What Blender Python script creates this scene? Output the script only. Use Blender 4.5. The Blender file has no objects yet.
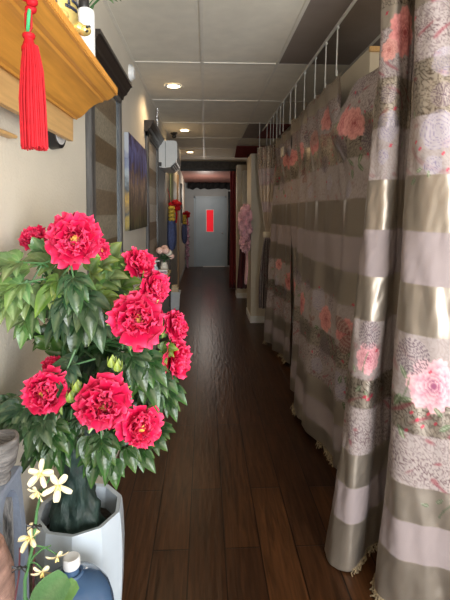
import bpy, math, random
import numpy as np
from mathutils import Vector, Matrix
random.seed(7)
RNG = np.random.default_rng(11)
C = bpy.context.scene.collection
sc = bpy.context.scene
PI = math.pi

# ------------------------------------------------------------------ camera
EYE = 1.62
F = 445.0
YAW = math.atan(20 / F)
PIT = math.radians(2.5)
SH = 88.0 - F * math.tan(PIT)
fw = Vector((math.sin(YAW) * math.cos(PIT), math.cos(YAW) * math.cos(PIT), -math.sin(PIT)))
rt = Vector((math.cos(YAW), -math.sin(YAW), 0))
up = rt.cross(fw)
CAMP = Vector((0, 0, EYE))
cd = bpy.data.cameras.new('camera')
cam = bpy.data.objects.new('camera', cd)
C.objects.link(cam)
cam.matrix_world = Matrix(((rt.x, up.x, -fw.x, 0), (rt.y, up.y, -fw.y, 0), (rt.z, up.z, -fw.z, EYE), (0, 0, 0, 1)))
cd.sensor_fit = 'VERTICAL'
cd.sensor_height = 36
cd.lens = F / 600 * 36
cd.shift_y = -SH / 600
cd.clip_start = 0.02
sc.camera = cam


def ray(px, py):
    return fw + rt * ((px - 225) / F) + up * ((300 - SH - py) / F)


def at(px, py, Y):
    r = ray(px, py)
    return CAMP + r * (Y / r.y)


def proj(V):
    D = np.asarray(V, float) - np.array(CAMP)
    z = D @ np.array(fw)
    return 225 + F * (D @ np.array(rt)) / z, 300 - SH - F * (D @ np.array(up)) / z, z


# ------------------------------------------------------------------ materials
def base_mat(name):
    m = bpy.data.materials.new(name)
    m.use_nodes = True
    nt = m.node_tree
    b = nt.nodes['Principled BSDF']
    return m, nt, b


def N(nt, t, **kw):
    n = nt.nodes.new(t)
    for k, v in kw.items():
        setattr(n, k, v)
    return n


def rgba(c):
    return (c[0], c[1], c[2], 1)


def mat(name, col, rough=.5, metal=0, var=.12, scale=12, bump=0, bscale=60, stretch=(1, 1, 1), emit=0, spec=None, coat=0, sheen=0, trans=0, alpha=None, ior=None, col2=None):
    m, nt, b = base_mat(name)
    tc = N(nt, 'ShaderNodeTexCoord')
    mp = N(nt, 'ShaderNodeMapping')
    mp.inputs['Scale'].default_value = stretch
    nt.links.new(tc.outputs['Object'], mp.inputs['Vector'])
    no = N(nt, 'ShaderNodeTexNoise')
    no.inputs['Scale'].default_value = scale
    no.inputs['Detail'].default_value = 5
    nt.links.new(mp.outputs['Vector'], no.inputs['Vector'])
    rp = N(nt, 'ShaderNodeValToRGB')
    c2 = col2 or [min(1, c * (1 + var)) for c in col]
    c1 = [c * (1 - var) for c in col]
    rp.color_ramp.elements[0].position = .3
    rp.color_ramp.elements[1].position = .7
    rp.color_ramp.elements[0].color = rgba(c1)
    rp.color_ramp.elements[1].color = rgba(c2)
    nt.links.new(no.outputs['Fac'], rp.inputs['Fac'])
    nt.links.new(rp.outputs['Color'], b.inputs['Base Color'])
    b.inputs['Roughness'].default_value = rough
    b.inputs['Metallic'].default_value = metal
    if spec is not None:
        b.inputs['Specular IOR Level'].default_value = spec
    b.inputs['Coat Weight'].default_value = coat
    b.inputs['Sheen Weight'].default_value = sheen
    b.inputs['Transmission Weight'].default_value = trans
    if ior:
        b.inputs['IOR'].default_value = ior
    if emit:
        nt.links.new(rp.outputs['Color'], b.inputs['Emission Color'])
        b.inputs['Emission Strength'].default_value = emit
    if bump:
        n2 = N(nt, 'ShaderNodeTexNoise')
        n2.inputs['Scale'].default_value = bscale
        n2.inputs['Detail'].default_value = 3
        nt.links.new(mp.outputs['Vector'], n2.inputs['Vector'])
        bp = N(nt, 'ShaderNodeBump')
        bp.inputs['Strength'].default_value = bump
        bp.inputs['Distance'].default_value = .01
        nt.links.new(n2.outputs['Fac'], bp.inputs['Height'])
        nt.links.new(bp.outputs['Normal'], b.inputs['Normal'])
    return m


def vmat(name, rough=.5, metal=0, spec=.5, coat=0, sheen=0, bump=0, bscale=200, sss=0, shiny_attr=None, r2=.3, m2=.7):
    """colour from the mesh's own 'Col' pattern, with a little noise"""
    m, nt, b = base_mat(name)
    a = N(nt, 'ShaderNodeAttribute', attribute_name='Col')
    tc = N(nt, 'ShaderNodeTexCoord')
    no = N(nt, 'ShaderNodeTexNoise')
    no.inputs['Scale'].default_value = bscale
    nt.links.new(tc.outputs['Object'], no.inputs['Vector'])
    mr = N(nt, 'ShaderNodeMapRange')
    mr.inputs['To Min'].default_value = .85
    mr.inputs['To Max'].default_value = 1.15
    nt.links.new(no.outputs['Fac'], mr.inputs['Value'])
    mx = N(nt, 'ShaderNodeMix', data_type='RGBA', blend_type='MULTIPLY')
    mx.inputs['Factor'].default_value = 1
    nt.links.new(a.outputs['Color'], mx.inputs['A'])
    nt.links.new(mr.outputs['Result'], mx.inputs['B'])
    nt.links.new(mx.outputs['Result'], b.inputs['Base Color'])
    b.inputs['Roughness'].default_value = rough
    b.inputs['Metallic'].default_value = metal
    b.inputs['Specular IOR Level'].default_value = spec
    b.inputs['Coat Weight'].default_value = coat
    b.inputs['Sheen Weight'].default_value = sheen
    if shiny_attr:
        s = N(nt, 'ShaderNodeAttribute', attribute_name=shiny_attr)
        for sock, lo, hi in (('Roughness', rough, r2), ('Metallic', metal, m2)):
            q = N(nt, 'ShaderNodeMapRange')
            q.inputs['To Min'].default_value = lo
            q.inputs['To Max'].default_value = hi
            nt.links.new(s.outputs['Fac'], q.inputs['Value'])
            nt.links.new(q.outputs['Result'], b.inputs[sock])
    if bump:
        bp = N(nt, 'ShaderNodeBump')
        bp.inputs['Strength'].default_value = bump
        bp.inputs['Distance'].default_value = .004
        nt.links.new(no.outputs['Fac'], bp.inputs['Height'])
        nt.links.new(bp.outputs['Normal'], b.inputs['Normal'])
    return m


def wood_floor():
    m, nt, b = base_mat('dark_plank_floor')
    tc = N(nt, 'ShaderNodeTexCoord')
    mp = N(nt, 'ShaderNodeMapping')
    mp.inputs['Rotation'].default_value = (0, 0, PI / 2)
    mp.inputs['Location'].default_value = (.35, .055, 0)
    nt.links.new(tc.outputs['Object'], mp.inputs['Vector'])
    br = N(nt, 'ShaderNodeTexBrick')
    br.offset = .37
    br.inputs['Scale'].default_value = 1
    br.inputs['Brick Width'].default_value = 1.25
    br.inputs['Row Height'].default_value = .172
    br.inputs['Mortar Size'].default_value = .0032
    br.inputs['Color1'].default_value = (.056, .0215, .0075, 1)
    br.inputs['Color2'].default_value = (.029, .0110, .0045, 1)
    br.inputs['Mortar'].default_value = (.006, .002, .001, 1)
    nt.links.new(mp.outputs['Vector'], br.inputs['Vector'])
    m2 = N(nt, 'ShaderNodeMapping')
    m2.inputs['Scale'].default_value = (22, 1.6, 1)
    nt.links.new(tc.outputs['Object'], m2.inputs['Vector'])
    no = N(nt, 'ShaderNodeTexNoise')
    no.inputs['Scale'].default_value = 2.2
    no.inputs['Detail'].default_value = 6
    no.inputs['Distortion'].default_value = .8
    nt.links.new(m2.outputs['Vector'], no.inputs['Vector'])
    mr = N(nt, 'ShaderNodeMapRange')
    mr.inputs['From Min'].default_value = .3
    mr.inputs['From Max'].default_value = .75
    mr.inputs['To Min'].default_value = .55
    mr.inputs['To Max'].default_value = 1.6
    nt.links.new(no.outputs['Fac'], mr.inputs['Value'])
    mx = N(nt, 'ShaderNodeMix', data_type='RGBA', blend_type='MULTIPLY')
    mx.inputs['Factor'].default_value = 1
    nt.links.new(br.outputs['Color'], mx.inputs['A'])
    nt.links.new(mr.outputs['Result'], mx.inputs['B'])
    nt.links.new(mx.outputs['Result'], b.inputs['Base Color'])
    b.inputs['Roughness'].default_value = .3
    b.inputs['Specular IOR Level'].default_value = .2
    # hand scraped ripples
    m3 = N(nt, 'ShaderNodeMapping')
    m3.inputs['Scale'].default_value = (30, 5, 1)
    nt.links.new(tc.outputs['Object'], m3.inputs['Vector'])
    n3 = N(nt, 'ShaderNodeTexNoise')
    n3.inputs['Scale'].default_value = 1.3
    n3.inputs['Detail'].default_value = 2
    nt.links.new(m3.outputs['Vector'], n3.inputs['Vector'])
    ad = N(nt, 'ShaderNodeMath', operation='MULTIPLY_ADD')
    nt.links.new(br.outputs['Fac'], ad.inputs[0])
    ad.inputs[1].default_value = -1.0
    nt.links.new(n3.outputs['Fac'], ad.inputs[2])
    bp = N(nt, 'ShaderNodeBump')
    bp.inputs['Strength'].default_value = .35
    bp.inputs['Distance'].default_value = .006
    nt.links.new(ad.outputs[0], bp.inputs['Height'])
    nt.links.new(bp.outputs['Normal'], b.inputs['Normal'])
    return m


def stripe_panel(name, period, z0, cols, rough=.55):
    """woven panel with horizontal stripes of its own, by height"""
    m, nt, b = base_mat(name)
    tc = N(nt, 'ShaderNodeTexCoord')
    sp = N(nt, 'ShaderNodeSeparateXYZ')
    nt.links.new(tc.outputs['Object'], sp.inputs[0])
    ma = N(nt, 'ShaderNodeMath', operation='ADD')
    ma.inputs[1].default_value = -z0
    nt.links.new(sp.outputs['Z'], ma.inputs[0])
    dv = N(nt, 'ShaderNodeMath', operation='DIVIDE')
    dv.inputs[1].default_value = period * len(cols)
    nt.links.new(ma.outputs[0], dv.inputs[0])
    fr = N(nt, 'ShaderNodeMath', operation='FRACT')
    nt.links.new(dv.outputs[0], fr.inputs[0])
    rp = N(nt, 'ShaderNodeValToRGB')
    rp.color_ramp.interpolation = 'CONSTANT'
    for i, c in enumerate(cols):
        e = rp.color_ramp.elements[i] if i < 2 else rp.color_ramp.elements.new(i / len(cols))
        e.position = i / len(cols)
        e.color = rgba(c)
    nt.links.new(fr.outputs[0], rp.inputs['Fac'])
    no = N(nt, 'ShaderNodeTexNoise')
    no.inputs['Scale'].default_value = 55
    no.inputs['Detail'].default_value = 6
    no.inputs['Roughness'].default_value = .8
    nt.links.new(tc.outputs['Object'], no.inputs['Vector'])
    mr = N(nt, 'ShaderNodeMapRange')
    mr.inputs['From Min'].default_value = .3
    mr.inputs['From Max'].default_value = .7
    mr.inputs['To Min'].default_value = .45
    mr.inputs['To Max'].default_value = 1.5
    nt.links.new(no.outputs['Fac'], mr.inputs['Value'])
    mx = N(nt, 'ShaderNodeMix', data_type='RGBA', blend_type='MULTIPLY')
    mx.inputs['Factor'].default_value = 1
    nt.links.new(rp.outputs['Color'], mx.inputs['A'])
    nt.links.new(mr.outputs['Result'], mx.inputs['B'])
    nt.links.new(mx.outputs['Result'], b.inputs['Base Color'])
    b.inputs['Roughness'].default_value = rough
    bp = N(nt, 'ShaderNodeBump')
    bp.inputs['Strength'].default_value = .3
    bp.inputs['Distance'].default_value = .004
    nt.links.new(no.outputs['Fac'], bp.inputs['Height'])
    nt.links.new(bp.outputs['Normal'], b.inputs['Normal'])
    return m


M = {}
M['wall'] = mat('cream_plaster', (.64, .585, .49), .75, var=.05, scale=3, bump=.25, bscale=90)
M['ceil'] = mat('ceiling_tile', (.80, .75, .64), .8, var=.05, scale=8, bump=.35, bscale=160)
M['bar'] = mat('painted_grid_bar', (.74, .70, .61), .5, var=.04)
M['darkpanel'] = mat('smoky_ceiling_panel', (.25, .205, .175), .6, var=.1, scale=4)
M['floor'] = wood_floor()
M['oak'] = mat('honey_oak', (.60, .275, .05), .38, var=.12, scale=3, stretch=(30, 2, 30), spec=.4)
M['oakpale'] = mat('pale_oak', (.58, .36, .15), .45, var=.1, scale=3, stretch=(30, 2, 30), spec=.4)
M['blackwood'] = mat('black_brown_wood', (.028, .02, .016), .35, var=.4, scale=5, stretch=(8, 8, 1.2))
M['greyframe'] = mat('charcoal_frame', (.075, .072, .07), .45, var=.4, scale=6, stretch=(8, 8, 1))
M['red'] = mat('red_silk', (.44, .008, .016), .55, var=.2, scale=60, spec=.2)
M['jade'] = mat('green_jade', (.05, .42, .17), .2, var=.2, scale=60)
M['gold'] = mat('gold_ceramic', (.80, .62, .22), .25, metal=.55, var=.15, scale=20)
M['black'] = mat('black_plastic', (.014, .013, .013), .4, var=.2)
M['navy'] = mat('dark_navy_paint', (.02, .025, .05), .4, var=.2)
M['white'] = mat('white_plastic', (.78, .78, .76), .35, var=.03)
M['acwhite'] = mat('white_appliance_plastic', (.74, .75, .73), .35, var=.03)
M['vent'] = mat('dark_vent', (.03, .028, .027), .5, var=.2)
M['planter'] = mat('white_glazed_ceramic', (.50, .565, .635), .3, var=.05, scale=6, coat=.2)
M['soil'] = mat('dark_soil', (.035, .022, .014), .9, var=.6, scale=60, bump=1, bscale=80)
M['trunk'] = mat('dark_green_bark', (.015, .034, .028), .6, var=.6, scale=18, stretch=(1, 1, .5), bump=1.0, bscale=35)
M['stem'] = mat('green_stem', (.05, .14, .045), .5, var=.25, scale=30)
M['petal'] = vmat('peony_petal', .6, spec=.18, bscale=60)
M['leaf'] = vmat('peony_leaf', .27, spec=.34, bump=.25, bscale=140)
M['stamen'] = mat('yellow_stamen', (.75, .42, .08), .6, var=.3, scale=200)
M['orchid'] = vmat('cream_orchid_petal', .5, spec=.3, bscale=80)
M['bluestone'] = mat('blue_grey_stone', (.20, .235, .31), .6, var=.12, scale=8, bump=.3, bscale=60)
M['greystone'] = mat('rough_grey_stone', (.13, .13, .135), .6, var=.5, scale=16, stretch=(3, 3, .8), col2=(.40, .39, .39), bump=1, bscale=40)
M['bowl'] = mat('weathered_stone', (.15, .14, .135), .7, var=.5, scale=22, stretch=(1, 1, 4), bump=.8, bscale=50)
M['clay'] = mat('pinkish_clay', (.28, .165, .13), .6, var=.4, scale=14, stretch=(1, 1, 3), bump=.5)
M['jug'] = mat('blue_bottle_plastic', (.085, .16, .30), .12, var=.1, scale=4, trans=.3, ior=1.4, coat=.3)
M['cap'] = mat('pale_cap', (.72, .72, .72), .45, var=.05)
M['curtain'] = vmat('printed_curtain', .72, spec=.2, bscale=700, bump=.05, shiny_attr='Sat', r2=.40, m2=.68)
M['fringe'] = mat('gold_fringe', (.26, .195, .115), .7, var=.45, scale=90)
M['wire'] = mat('white_wire', (.80, .80, .79), .35, var=.03)
M['tag'] = mat('cream_tag', (.66, .58, .46), .7, var=.05)
M['door'] = mat('grey_painted_door', (.34, .43, .50), .42, var=.08, scale=2)
M['greywall'] = mat('grey_wall_and_cool_light', (.34, .36, .37), .6, var=.1, scale=2)  # grey end wall paint; also imitates cooler light on the far left wall
M['redpane'] = mat('lit_red_pane', (.74, .018, .03), .5, var=.06, emit=.5, spec=.1)
M['steel'] = mat('brushed_steel', (.5, .5, .52), .3, metal=.9, var=.05)
M['soffit'] = mat('brown_red_panel', (.23, .105, .085), .55, var=.15, scale=3)
M['charcoal'] = mat('charcoal_plaster', (.10, .098, .092), .8, var=.35, scale=14, bump=.6, bscale=40)
M['blackcloth'] = mat('black_cloth', (.006, .006, .007), .9, var=.4, scale=30)
M['redcloth'] = mat('deep_red_cloth', (.20, .010, .018), .8, var=.2, scale=25, sheen=.2)
M['darkred'] = mat('wine_red_cloth', (.085, .008, .016), .8, var=.25, scale=25, sheen=.2)
M['pink'] = mat('pink_tulle', (.86, .50, .56), .8, var=.15, scale=45, sheen=.3, bump=.5, bscale=120)
M['bluecloth'] = mat('blue_cloth', (.075, .10, .23), .75, var=.3, scale=30)
M['yellow'] = mat('yellow_ribbon', (.68, .50, .07), .6, var=.15, scale=40)
M['greencloth'] = mat('pale_green_cloth', (.26, .33, .17), .8, var=.2, scale=12, stretch=(1, 8, 1))
M['purple'] = mat('purple_floral_garland', (.22, .10, .22), .7, var=.7, scale=40, col2=(.62, .36, .46))
M['woodtrim'] = mat('warm_wood_trim', (.32, .20, .10), .5, var=.2, scale=4, stretch=(10, 10, 1))
M['darktrim'] = mat('dark_wood_trim', (.06, .045, .035), .5, var=.3, scale=4, stretch=(10, 10, 1))
M['binwhite'] = mat('pale_bin_plastic', (.70, .75, .78), .45, var=.05)
M['paper'] = mat('cream_paper', (.74, .62, .42), .8, var=.1, scale=20)
M['gilt'] = mat('gilt_shelf', (.58, .43, .19), .4, var=.4, scale=40, bump=.4)
M['bottle'] = mat('clear_blue_bottle', (.42, .54, .62), .2, var=.05, coat=.3)
M['tray'] = mat('white_tray', (.72, .70, .68), .5, var=.05)
M['blush'] = mat('blush_rose', (.78, .52, .45), .6, var=.25, scale=60)
M['whiteflower'] = mat('white_rose', (.76, .70, .58), .6, var=.15, scale=60)
M['green'] = mat('dark_green_leaves', (.035, .085, .035), .5, var=.5, scale=40)
M['bead'] = mat('glass_beads', (.62, .60, .58), .15, var=.4, scale=90, metal=.3)
M['lens'] = mat('warm_lamp_lens', (1, .78, .48), .4, var=.02, emit=9)
M['partition'] = mat('cream_partition', (.60, .535, .43), .65, var=.05, scale=4)
M['glow'] = mat('window_glass', (.9, .95, 1), .05, var=.01, trans=1, ior=1.02)
M['glass'] = mat('panel_glass_edge', (.30, .36, .40), .08, var=.15, scale=5, metal=.4)
M['stripes'] = stripe_panel('striped_woven_panel', .142, 0, [(.125, .085, .045), (.26, .225, .165), (.155, .112, .068), (.225, .19, .14)])
M['stripes2'] = stripe_panel('striped_woven_panel_pale', .19, 0, [(.22, .17, .12), (.50, .47, .42), (.34, .29, .23)])
M['lining'] = mat('grey_booth_drape', (.13, .12, .115), .8, var=.1, scale=5)
M['redpanel'] = mat('red_ceiling_drape', (.22, .03, .03), .7, var=.2, scale=8)


def painting_mat():
    m, nt, b = base_mat('autumn_trees_painting')
    tc = N(nt, 'ShaderNodeTexCoord')
    sp = N(nt, 'ShaderNodeSeparateXYZ')
    nt.links.new(tc.outputs['Object'], sp.inputs[0])
    mp = N(nt, 'ShaderNodeMapping')
    mp.inputs['Scale'].default_value = (6, 5, 4)
    nt.links.new(tc.outputs['Object'], mp.inputs['Vector'])
    no = N(nt, 'ShaderNodeTexNoise')
    no.inputs['Scale'].default_value = 2.2
    no.inputs['Detail'].default_value = 8
    no.inputs['Roughness'].default_value = .7
    nt.links.new(mp.outputs['Vector'], no.inputs['Vector'])
    # height + noise picks a paint
    ad = N(nt, 'ShaderNodeMath', operation='MULTIPLY_ADD')
    ad.inputs[1].default_value = 1.1
    nt.links.new(no.outputs['Fac'], ad.inputs[0])
    hz = N(nt, 'ShaderNodeMapRange')
    hz.inputs['From Min'].default_value = 0
    hz.inputs['From Max'].default_value = .72
    hz.inputs['To Min'].default_value = -.50
    hz.inputs['To Max'].default_value = .42
    nt.links.new(sp.outputs['Z'], hz.inputs['Value'])
    nt.links.new(hz.outputs['Result'], ad.inputs[2])
    rp = N(nt, 'ShaderNodeValToRGB')
    els = [(0, (.03, .03, .02)), (.10, (.09, .10, .045)), (.2, (.12, .10, .05)), (.34, (.11, .07, .05)), (.5, (.30, .22, .16)), (.6, (.18, .13, .14)), (.70, (.11, .12, .36)), (.82, (.16, .18, .48)), (.93, (.08, .07, .18))]
    for i, (p, c) in enumerate(els):
        e = rp.color_ramp.elements[i] if i < 2 else rp.color_ramp.elements.new(p)
        e.position = p
        e.color = rgba(c)
    nt.links.new(ad.outputs[0], rp.inputs['Fac'])
    # dark trunks
    wv = N(nt, 'ShaderNodeTexNoise')
    m2 = N(nt, 'ShaderNodeMapping')
    m2.inputs['Scale'].default_value = (4, 8, 2.6)
    nt.links.new(tc.outputs['Object'], m2.inputs['Vector'])
    nt.links.new(m2.outputs['Vector'], wv.inputs['Vector'])
    wv.inputs['Scale'].default_value = 2
    wv.inputs['Detail'].default_value = 4
    r2 = N(nt, 'ShaderNodeValToRGB')
    r2.color_ramp.elements[0].position = .38
    r2.color_ramp.elements[0].color = (.3, .25, .25, 1)
    r2.color_ramp.elements[1].position = .55
    r2.color_ramp.elements[1].color = (1.2, 1.1, 1, 1)
    nt.links.new(wv.outputs['Fac'], r2.inputs['Fac'])
    mx = N(nt, 'ShaderNodeMix', data_type='RGBA', blend_type='MULTIPLY')
    mx.inputs['Factor'].default_value = 1
    nt.links.new(rp.outputs['Color'], mx.inputs['A'])
    nt.links.new(r2.outputs['Color'], mx.inputs['B'])
    nt.links.new(mx.outputs['Result'], b.inputs['Base Color'])
    b.inputs['Roughness'].default_value = .55
    return m


def edge_mat():
    m, nt, b = base_mat('painted_canvas_edge')
    tc = N(nt, 'ShaderNodeTexCoord')
    no = N(nt, 'ShaderNodeTexNoise')
    no.inputs['Scale'].default_value = 22
    no.inputs['Detail'].default_value = 6
    nt.links.new(tc.outputs['Object'], no.inputs['Vector'])
    sp = N(nt, 'ShaderNodeSeparateXYZ')
    nt.links.new(tc.outputs['Object'], sp.inputs[0])
    hz = N(nt, 'ShaderNodeMapRange')
    hz.inputs['From Max'].default_value = .72
    nt.links.new(sp.outputs['Z'], hz.inputs['Value'])
    ad = N(nt, 'ShaderNodeMath', operation='MULTIPLY_ADD')
    ad.inputs[1].default_value = .3
    nt.links.new(no.outputs['Fac'], ad.inputs[0])
    nt.links.new(hz.outputs['Result'], ad.inputs[2])
    rp = N(nt, 'ShaderNodeValToRGB')
    els = [(.1, (.03, .04, .03)), (.24, (.30, .22, .05)), (.32, (.05, .06, .07)), (.46, (.42, .26, .05)), (.58, (.06, .07, .08)), (.72, (.30, .34, .36)), (.88, (.14, .16, .26)), (1.0, (.34, .36, .40))]
    for i, (p, c) in enumerate(els):
        e = rp.color_ramp.elements[i] if i < 2 else rp.color_ramp.elements.new(p)
        e.position = p
        e.color = rgba(c)
    nt.links.new(ad.outputs[0], rp.inputs['Fac'])
    nt.links.new(rp.outputs['Color'], b.inputs['Base Color'])
    b.inputs['Roughness'].default_value = .5
    return m


M['painting'] = painting_mat()
M['canvasedge'] = edge_mat()


# ------------------------------------------------------------------ mesh helpers
class MB:
    def __init__(self):
        self.v, self.f, self.c = [], [], []

    def add(self, vs, fs, cols=None):
        o = len(self.v)
        self.v += [tuple(p) for p in vs]
        self.f += [tuple(i + o for i in f) for f in fs]
        if cols is not None:
            self.c += cols
        return self

    def box(self, x0, x1, y0, y1, z0, z1):
        vs = [(x, y, z) for x in (x0, x1) for y in (y0, y1) for z in (z0, z1)]
        return self.add(vs, [(0, 1, 3, 2), (4, 6, 7, 5), (0, 4, 5, 1), (2, 3, 7, 6), (0, 2, 6, 4), (1, 5, 7, 3)])

    def rbox(self, x0, x1, y0, y1, z0, z1, b=.006):
        """box with chamfered vertical edges and top/bottom rims"""
        def ring(x0, x1, y0, y1, z, c):
            return [(x0 + c, y0, z), (x1 - c, y0, z), (x1, y0 + c, z), (x1, y1 - c, z), (x1 - c, y1, z), (x0 + c, y1, z), (x0, y1 - c, z), (x0, y0 + c, z)]
        rs = [ring(x0 + b, x1 - b, y0 + b, y1 - b, z0, b * .5), ring(x0, x1, y0, y1, z0 + b, b), ring(x0, x1, y0, y1, z1 - b, b), ring(x0 + b, x1 - b, y0 + b, y1 - b, z1, b * .5)]
        vs = [p for r in rs for p in r]
        fs = [tuple(range(7, -1, -1)), tuple(range(24, 32))]
        for k in range(3):
            for i in range(8):
                fs.append((k * 8 + i, k * 8 + (i + 1) % 8, k * 8 + 8 + (i + 1) % 8, k * 8 + 8 + i))
        return self.add(vs, fs)

    def prism_y(self, prof, y0, y1):
        n = len(prof)
        vs = [(x, y0, z) for x, z in prof] + [(x, y1, z) for x, z in prof]
        fs = [tuple(range(n)), tuple(range(2 * n - 1, n - 1, -1))]
        fs += [(i, i + n, (i + 1) % n + n, (i + 1) % n) for i in range(n)]
        return self.add(vs, fs)

    def prism(self, poly, d):
        n = len(poly)
        d = Vector(d)
        vs = [tuple(p) for p in poly] + [tuple(Vector(p) + d) for p in poly]
        fs = [tuple(range(n)), tuple(range(2 * n - 1, n - 1, -1))]
        fs += [(i, i + n, (i + 1) % n + n, (i + 1) % n) for i in range(n)]
        return self.add(vs, fs)

    def lathe(self, prof, cx, cy, seg=28, rad=None, close=True, tilt=None):
        vs, fs = [], []
        for k, (r, z) in enumerate(prof):
            for i in range(seg):
                a = 2 * PI * i / seg
                q = r * (rad(a, z) if rad else 1)
                vs.append((cx + q * math.cos(a), cy + q * math.sin(a), z))
        for k in range(len(prof) - 1):
            for i in range(seg):
                j = (i + 1) % seg
                fs.append((k * seg + i, k * seg + j, (k + 1) * seg + j, (k + 1) * seg + i))
        if close:
            fs.append(tuple(range(seg - 1, -1, -1)))
            fs.append(tuple(range((len(prof) - 1) * seg, len(prof) * seg)))
        return self.add(vs, fs)

    def tube(self, pts, r, seg=8, cap=True):
        pts = [Vector(p) for p in pts]
        n = len(pts)
        rr = r if isinstance(r, (list, tuple)) else [r] * n
        vs, fs = [], []
        prev = None
        for k, p in enumerate(pts):
            t = (pts[min(k + 1, n - 1)] - pts[max(k - 1, 0)])
            t = t.normalized() if t.length > 1e-9 else Vector((0, 0, 1))
            if prev is None:
                a = Vector((1, 0, 0)) if abs(t.x) < .8 else Vector((0, 1, 0))
                s = t.cross(a).normalized()
            else:
                s = (prev - t * prev.dot(t)).normalized()
            prev = s
            b = t.cross(s)
            for i in range(seg):
                a = 2 * PI * i / seg
                vs.append(p + (s * math.cos(a) + b * math.sin(a)) * rr[k])
        for k in range(n - 1):
            for i in range(seg):
                j = (i + 1) % seg
                fs.append((k * seg + i, k * seg + j, (k + 1) * seg + j, (k + 1) * seg + i))
        if cap:
            fs.append(tuple(range(seg - 1, -1, -1)))
            fs.append(tuple(range((n - 1) * seg, n * seg)))
        return self.add(vs, fs)

    def ball(self, c, r, seg=14, rings=9, fn=None):
        r = r if isinstance(r, (list, tuple)) else (r, r, r)
        vs, fs = [], []
        for k in range(rings + 1):
            th = PI * k / rings
            for i in range(seg):
                a = 2 * PI * i / seg
                d = Vector((math.sin(th) * math.cos(a), math.sin(th) * math.sin(a), math.cos(th)))
                q = fn(d) if fn else 1
                vs.append((c[0] + d.x * r[0] * q, c[1] + d.y * r[1] * q, c[2] + d.z * r[2] * q))
        for k in range(rings):
            for i in range(seg):
                j = (i + 1) % seg
                fs.append((k * seg + i, (k + 1) * seg + i, (k + 1) * seg + j, k * seg + j))
        return self.add(vs, fs)

    def grid(self, P, cols=None):
        """P[i][j] points"""
        n, m = len(P), len(P[0])
        vs = [p for row in P for p in row]
        fs = [(i * m + j, i * m + j + 1, (i + 1) * m + j + 1, (i + 1) * m + j) for i in range(n - 1) for j in range(m - 1)]
        return self.add(vs, fs, cols)


ORG = {}


def link(name, me, parent, org):
    o = bpy.data.objects.new(name, me)
    C.objects.link(o)
    if parent is not None:
        o.parent = parent
    else:
        o.location = org
    ORG[o.name] = org
    return o


def build(name, mb, m, parent=None, smooth=True, bevel=0, thick=0, sub=0, angle=40):
    v = np.array(mb.v, dtype=float)
    if parent is not None:
        org = ORG[parent.name]
    else:
        org = Vector(((v[:, 0].min() + v[:, 0].max()) / 2, (v[:, 1].min() + v[:, 1].max()) / 2, v[:, 2].min()))
    me = bpy.data.meshes.new(name)
    me.from_pydata((v - np.array(org)).tolist(), [], mb.f)
    me.validate()
    if mb.c:
        ca = me.color_attributes.new('Col', 'FLOAT_COLOR', 'POINT')
        ca.data.foreach_set('color', np.array([(c[0], c[1], c[2], 1) for c in mb.c], dtype=np.float32).ravel())
    me.materials.append(m)
    o = link(name, me, parent, org)
    if smooth:
        me.polygons.foreach_set('use_smooth', [True] * len(me.polygons))
    if thick:
        s = o.modifiers.new('thickness', 'SOLIDIFY')
        s.thickness = thick
        s.offset = 0
    if bevel:
        b = o.modifiers.new('bevel', 'BEVEL')
        b.width = bevel
        b.segments = 2
        b.limit_method = 'ANGLE'
    if sub:
        s = o.modifiers.new('subdiv', 'SUBSURF')
        s.levels = s.render_levels = sub
    if smooth and not thick and not sub:
        try:
            import bmesh
            bm = bmesh.new()
            bm.from_mesh(me)
            lim = math.radians(angle)
            for e in bm.edges:
                if len(e.link_faces) == 2 and e.calc_face_angle(0) > lim:
                    e.smooth = False
            bm.to_mesh(me)
            bm.free()
        except Exception:
            pass
    return o


def tag(o, label, cat, group=None):
    o['label'] = label
    o['category'] = cat
    if group:
        o['group'] = group
    return o


def thing(name, loc, label, cat, group=None):
    o = bpy.data.objects.new(name, None)
    C.objects.link(o)
    o.location = loc
    o.empty_display_size = .05
    ORG[o.name] = Vector(loc)
    return tag(o, label, cat, group)


def structure(o):
    o['kind'] = 'structure'
    return o


# ------------------------------------------------------------------ room shell
XL = -.585           # left wall face
ZC = 2.84            # ceiling
YE = 13.15           # end wall
YB = -2.2            # shopfront behind
XR = 2.6
structure(build('floor', MB().box(XL - .15, XR + .15, YB - .2, YE + .2, -.1, 0), M['floor'], smooth=False))
structure(build('wall_left', MB().box(XL - .15, XL, YB - .1, YE + .15, 0, ZC), M['wall'], smooth=False))
structure(build('wall_right', MB().box(XR, XR + .15, YB - .1, YE + .15, 0, ZC), M['partition'], smooth=False))
we = structure(build('wall_end', MB().box(XL, XR, YE, YE + .15, 0, ZC), M['greywall'], smooth=False))
ce = structure(build('ceiling', MB().box(XL - .15, XR + .15, YB - .1, YE + .15, ZC, ZC + .1), M['ceil'], smooth=False))
TX = [-.02, .595, 1.21, 1.82]
TY = [-1.2 + 1.225 * k for k in range(10)]       # rows of tiles: ..., 2.475, 3.70, 4.925 ...
g = MB()
for x in TX:
    g.box(x - .012, x + .012, YB, 10.75, ZC - .006, ZC)
for y in TY:
    g.box(XL, XR, y - .012, y + .012, ZC - .0055, ZC)
g.box(XL, XL + .02, YB, 10.75, ZC - .006, ZC)
build('grid_bars', g, M['bar'], ce, smooth=False)
for (xa, ya, yb) in ((.595, 2.475, 3.70), (1.21, 2.475, 3.70), (.595, 6.15, 7.375)):
    xb = xa + .61
    build('dark_ceiling_panel', MB().box(xa + .012, xb - .007, ya + .012, yb - .012, ZC - .004, ZC), M['darkpanel'], ce, smooth=False)
build('red_ceiling_panel', MB().box(.86, 1.2, 6.17, 7.36, ZC - .008, ZC - .004), M['redpanel'], ce, smooth=False)

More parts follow.
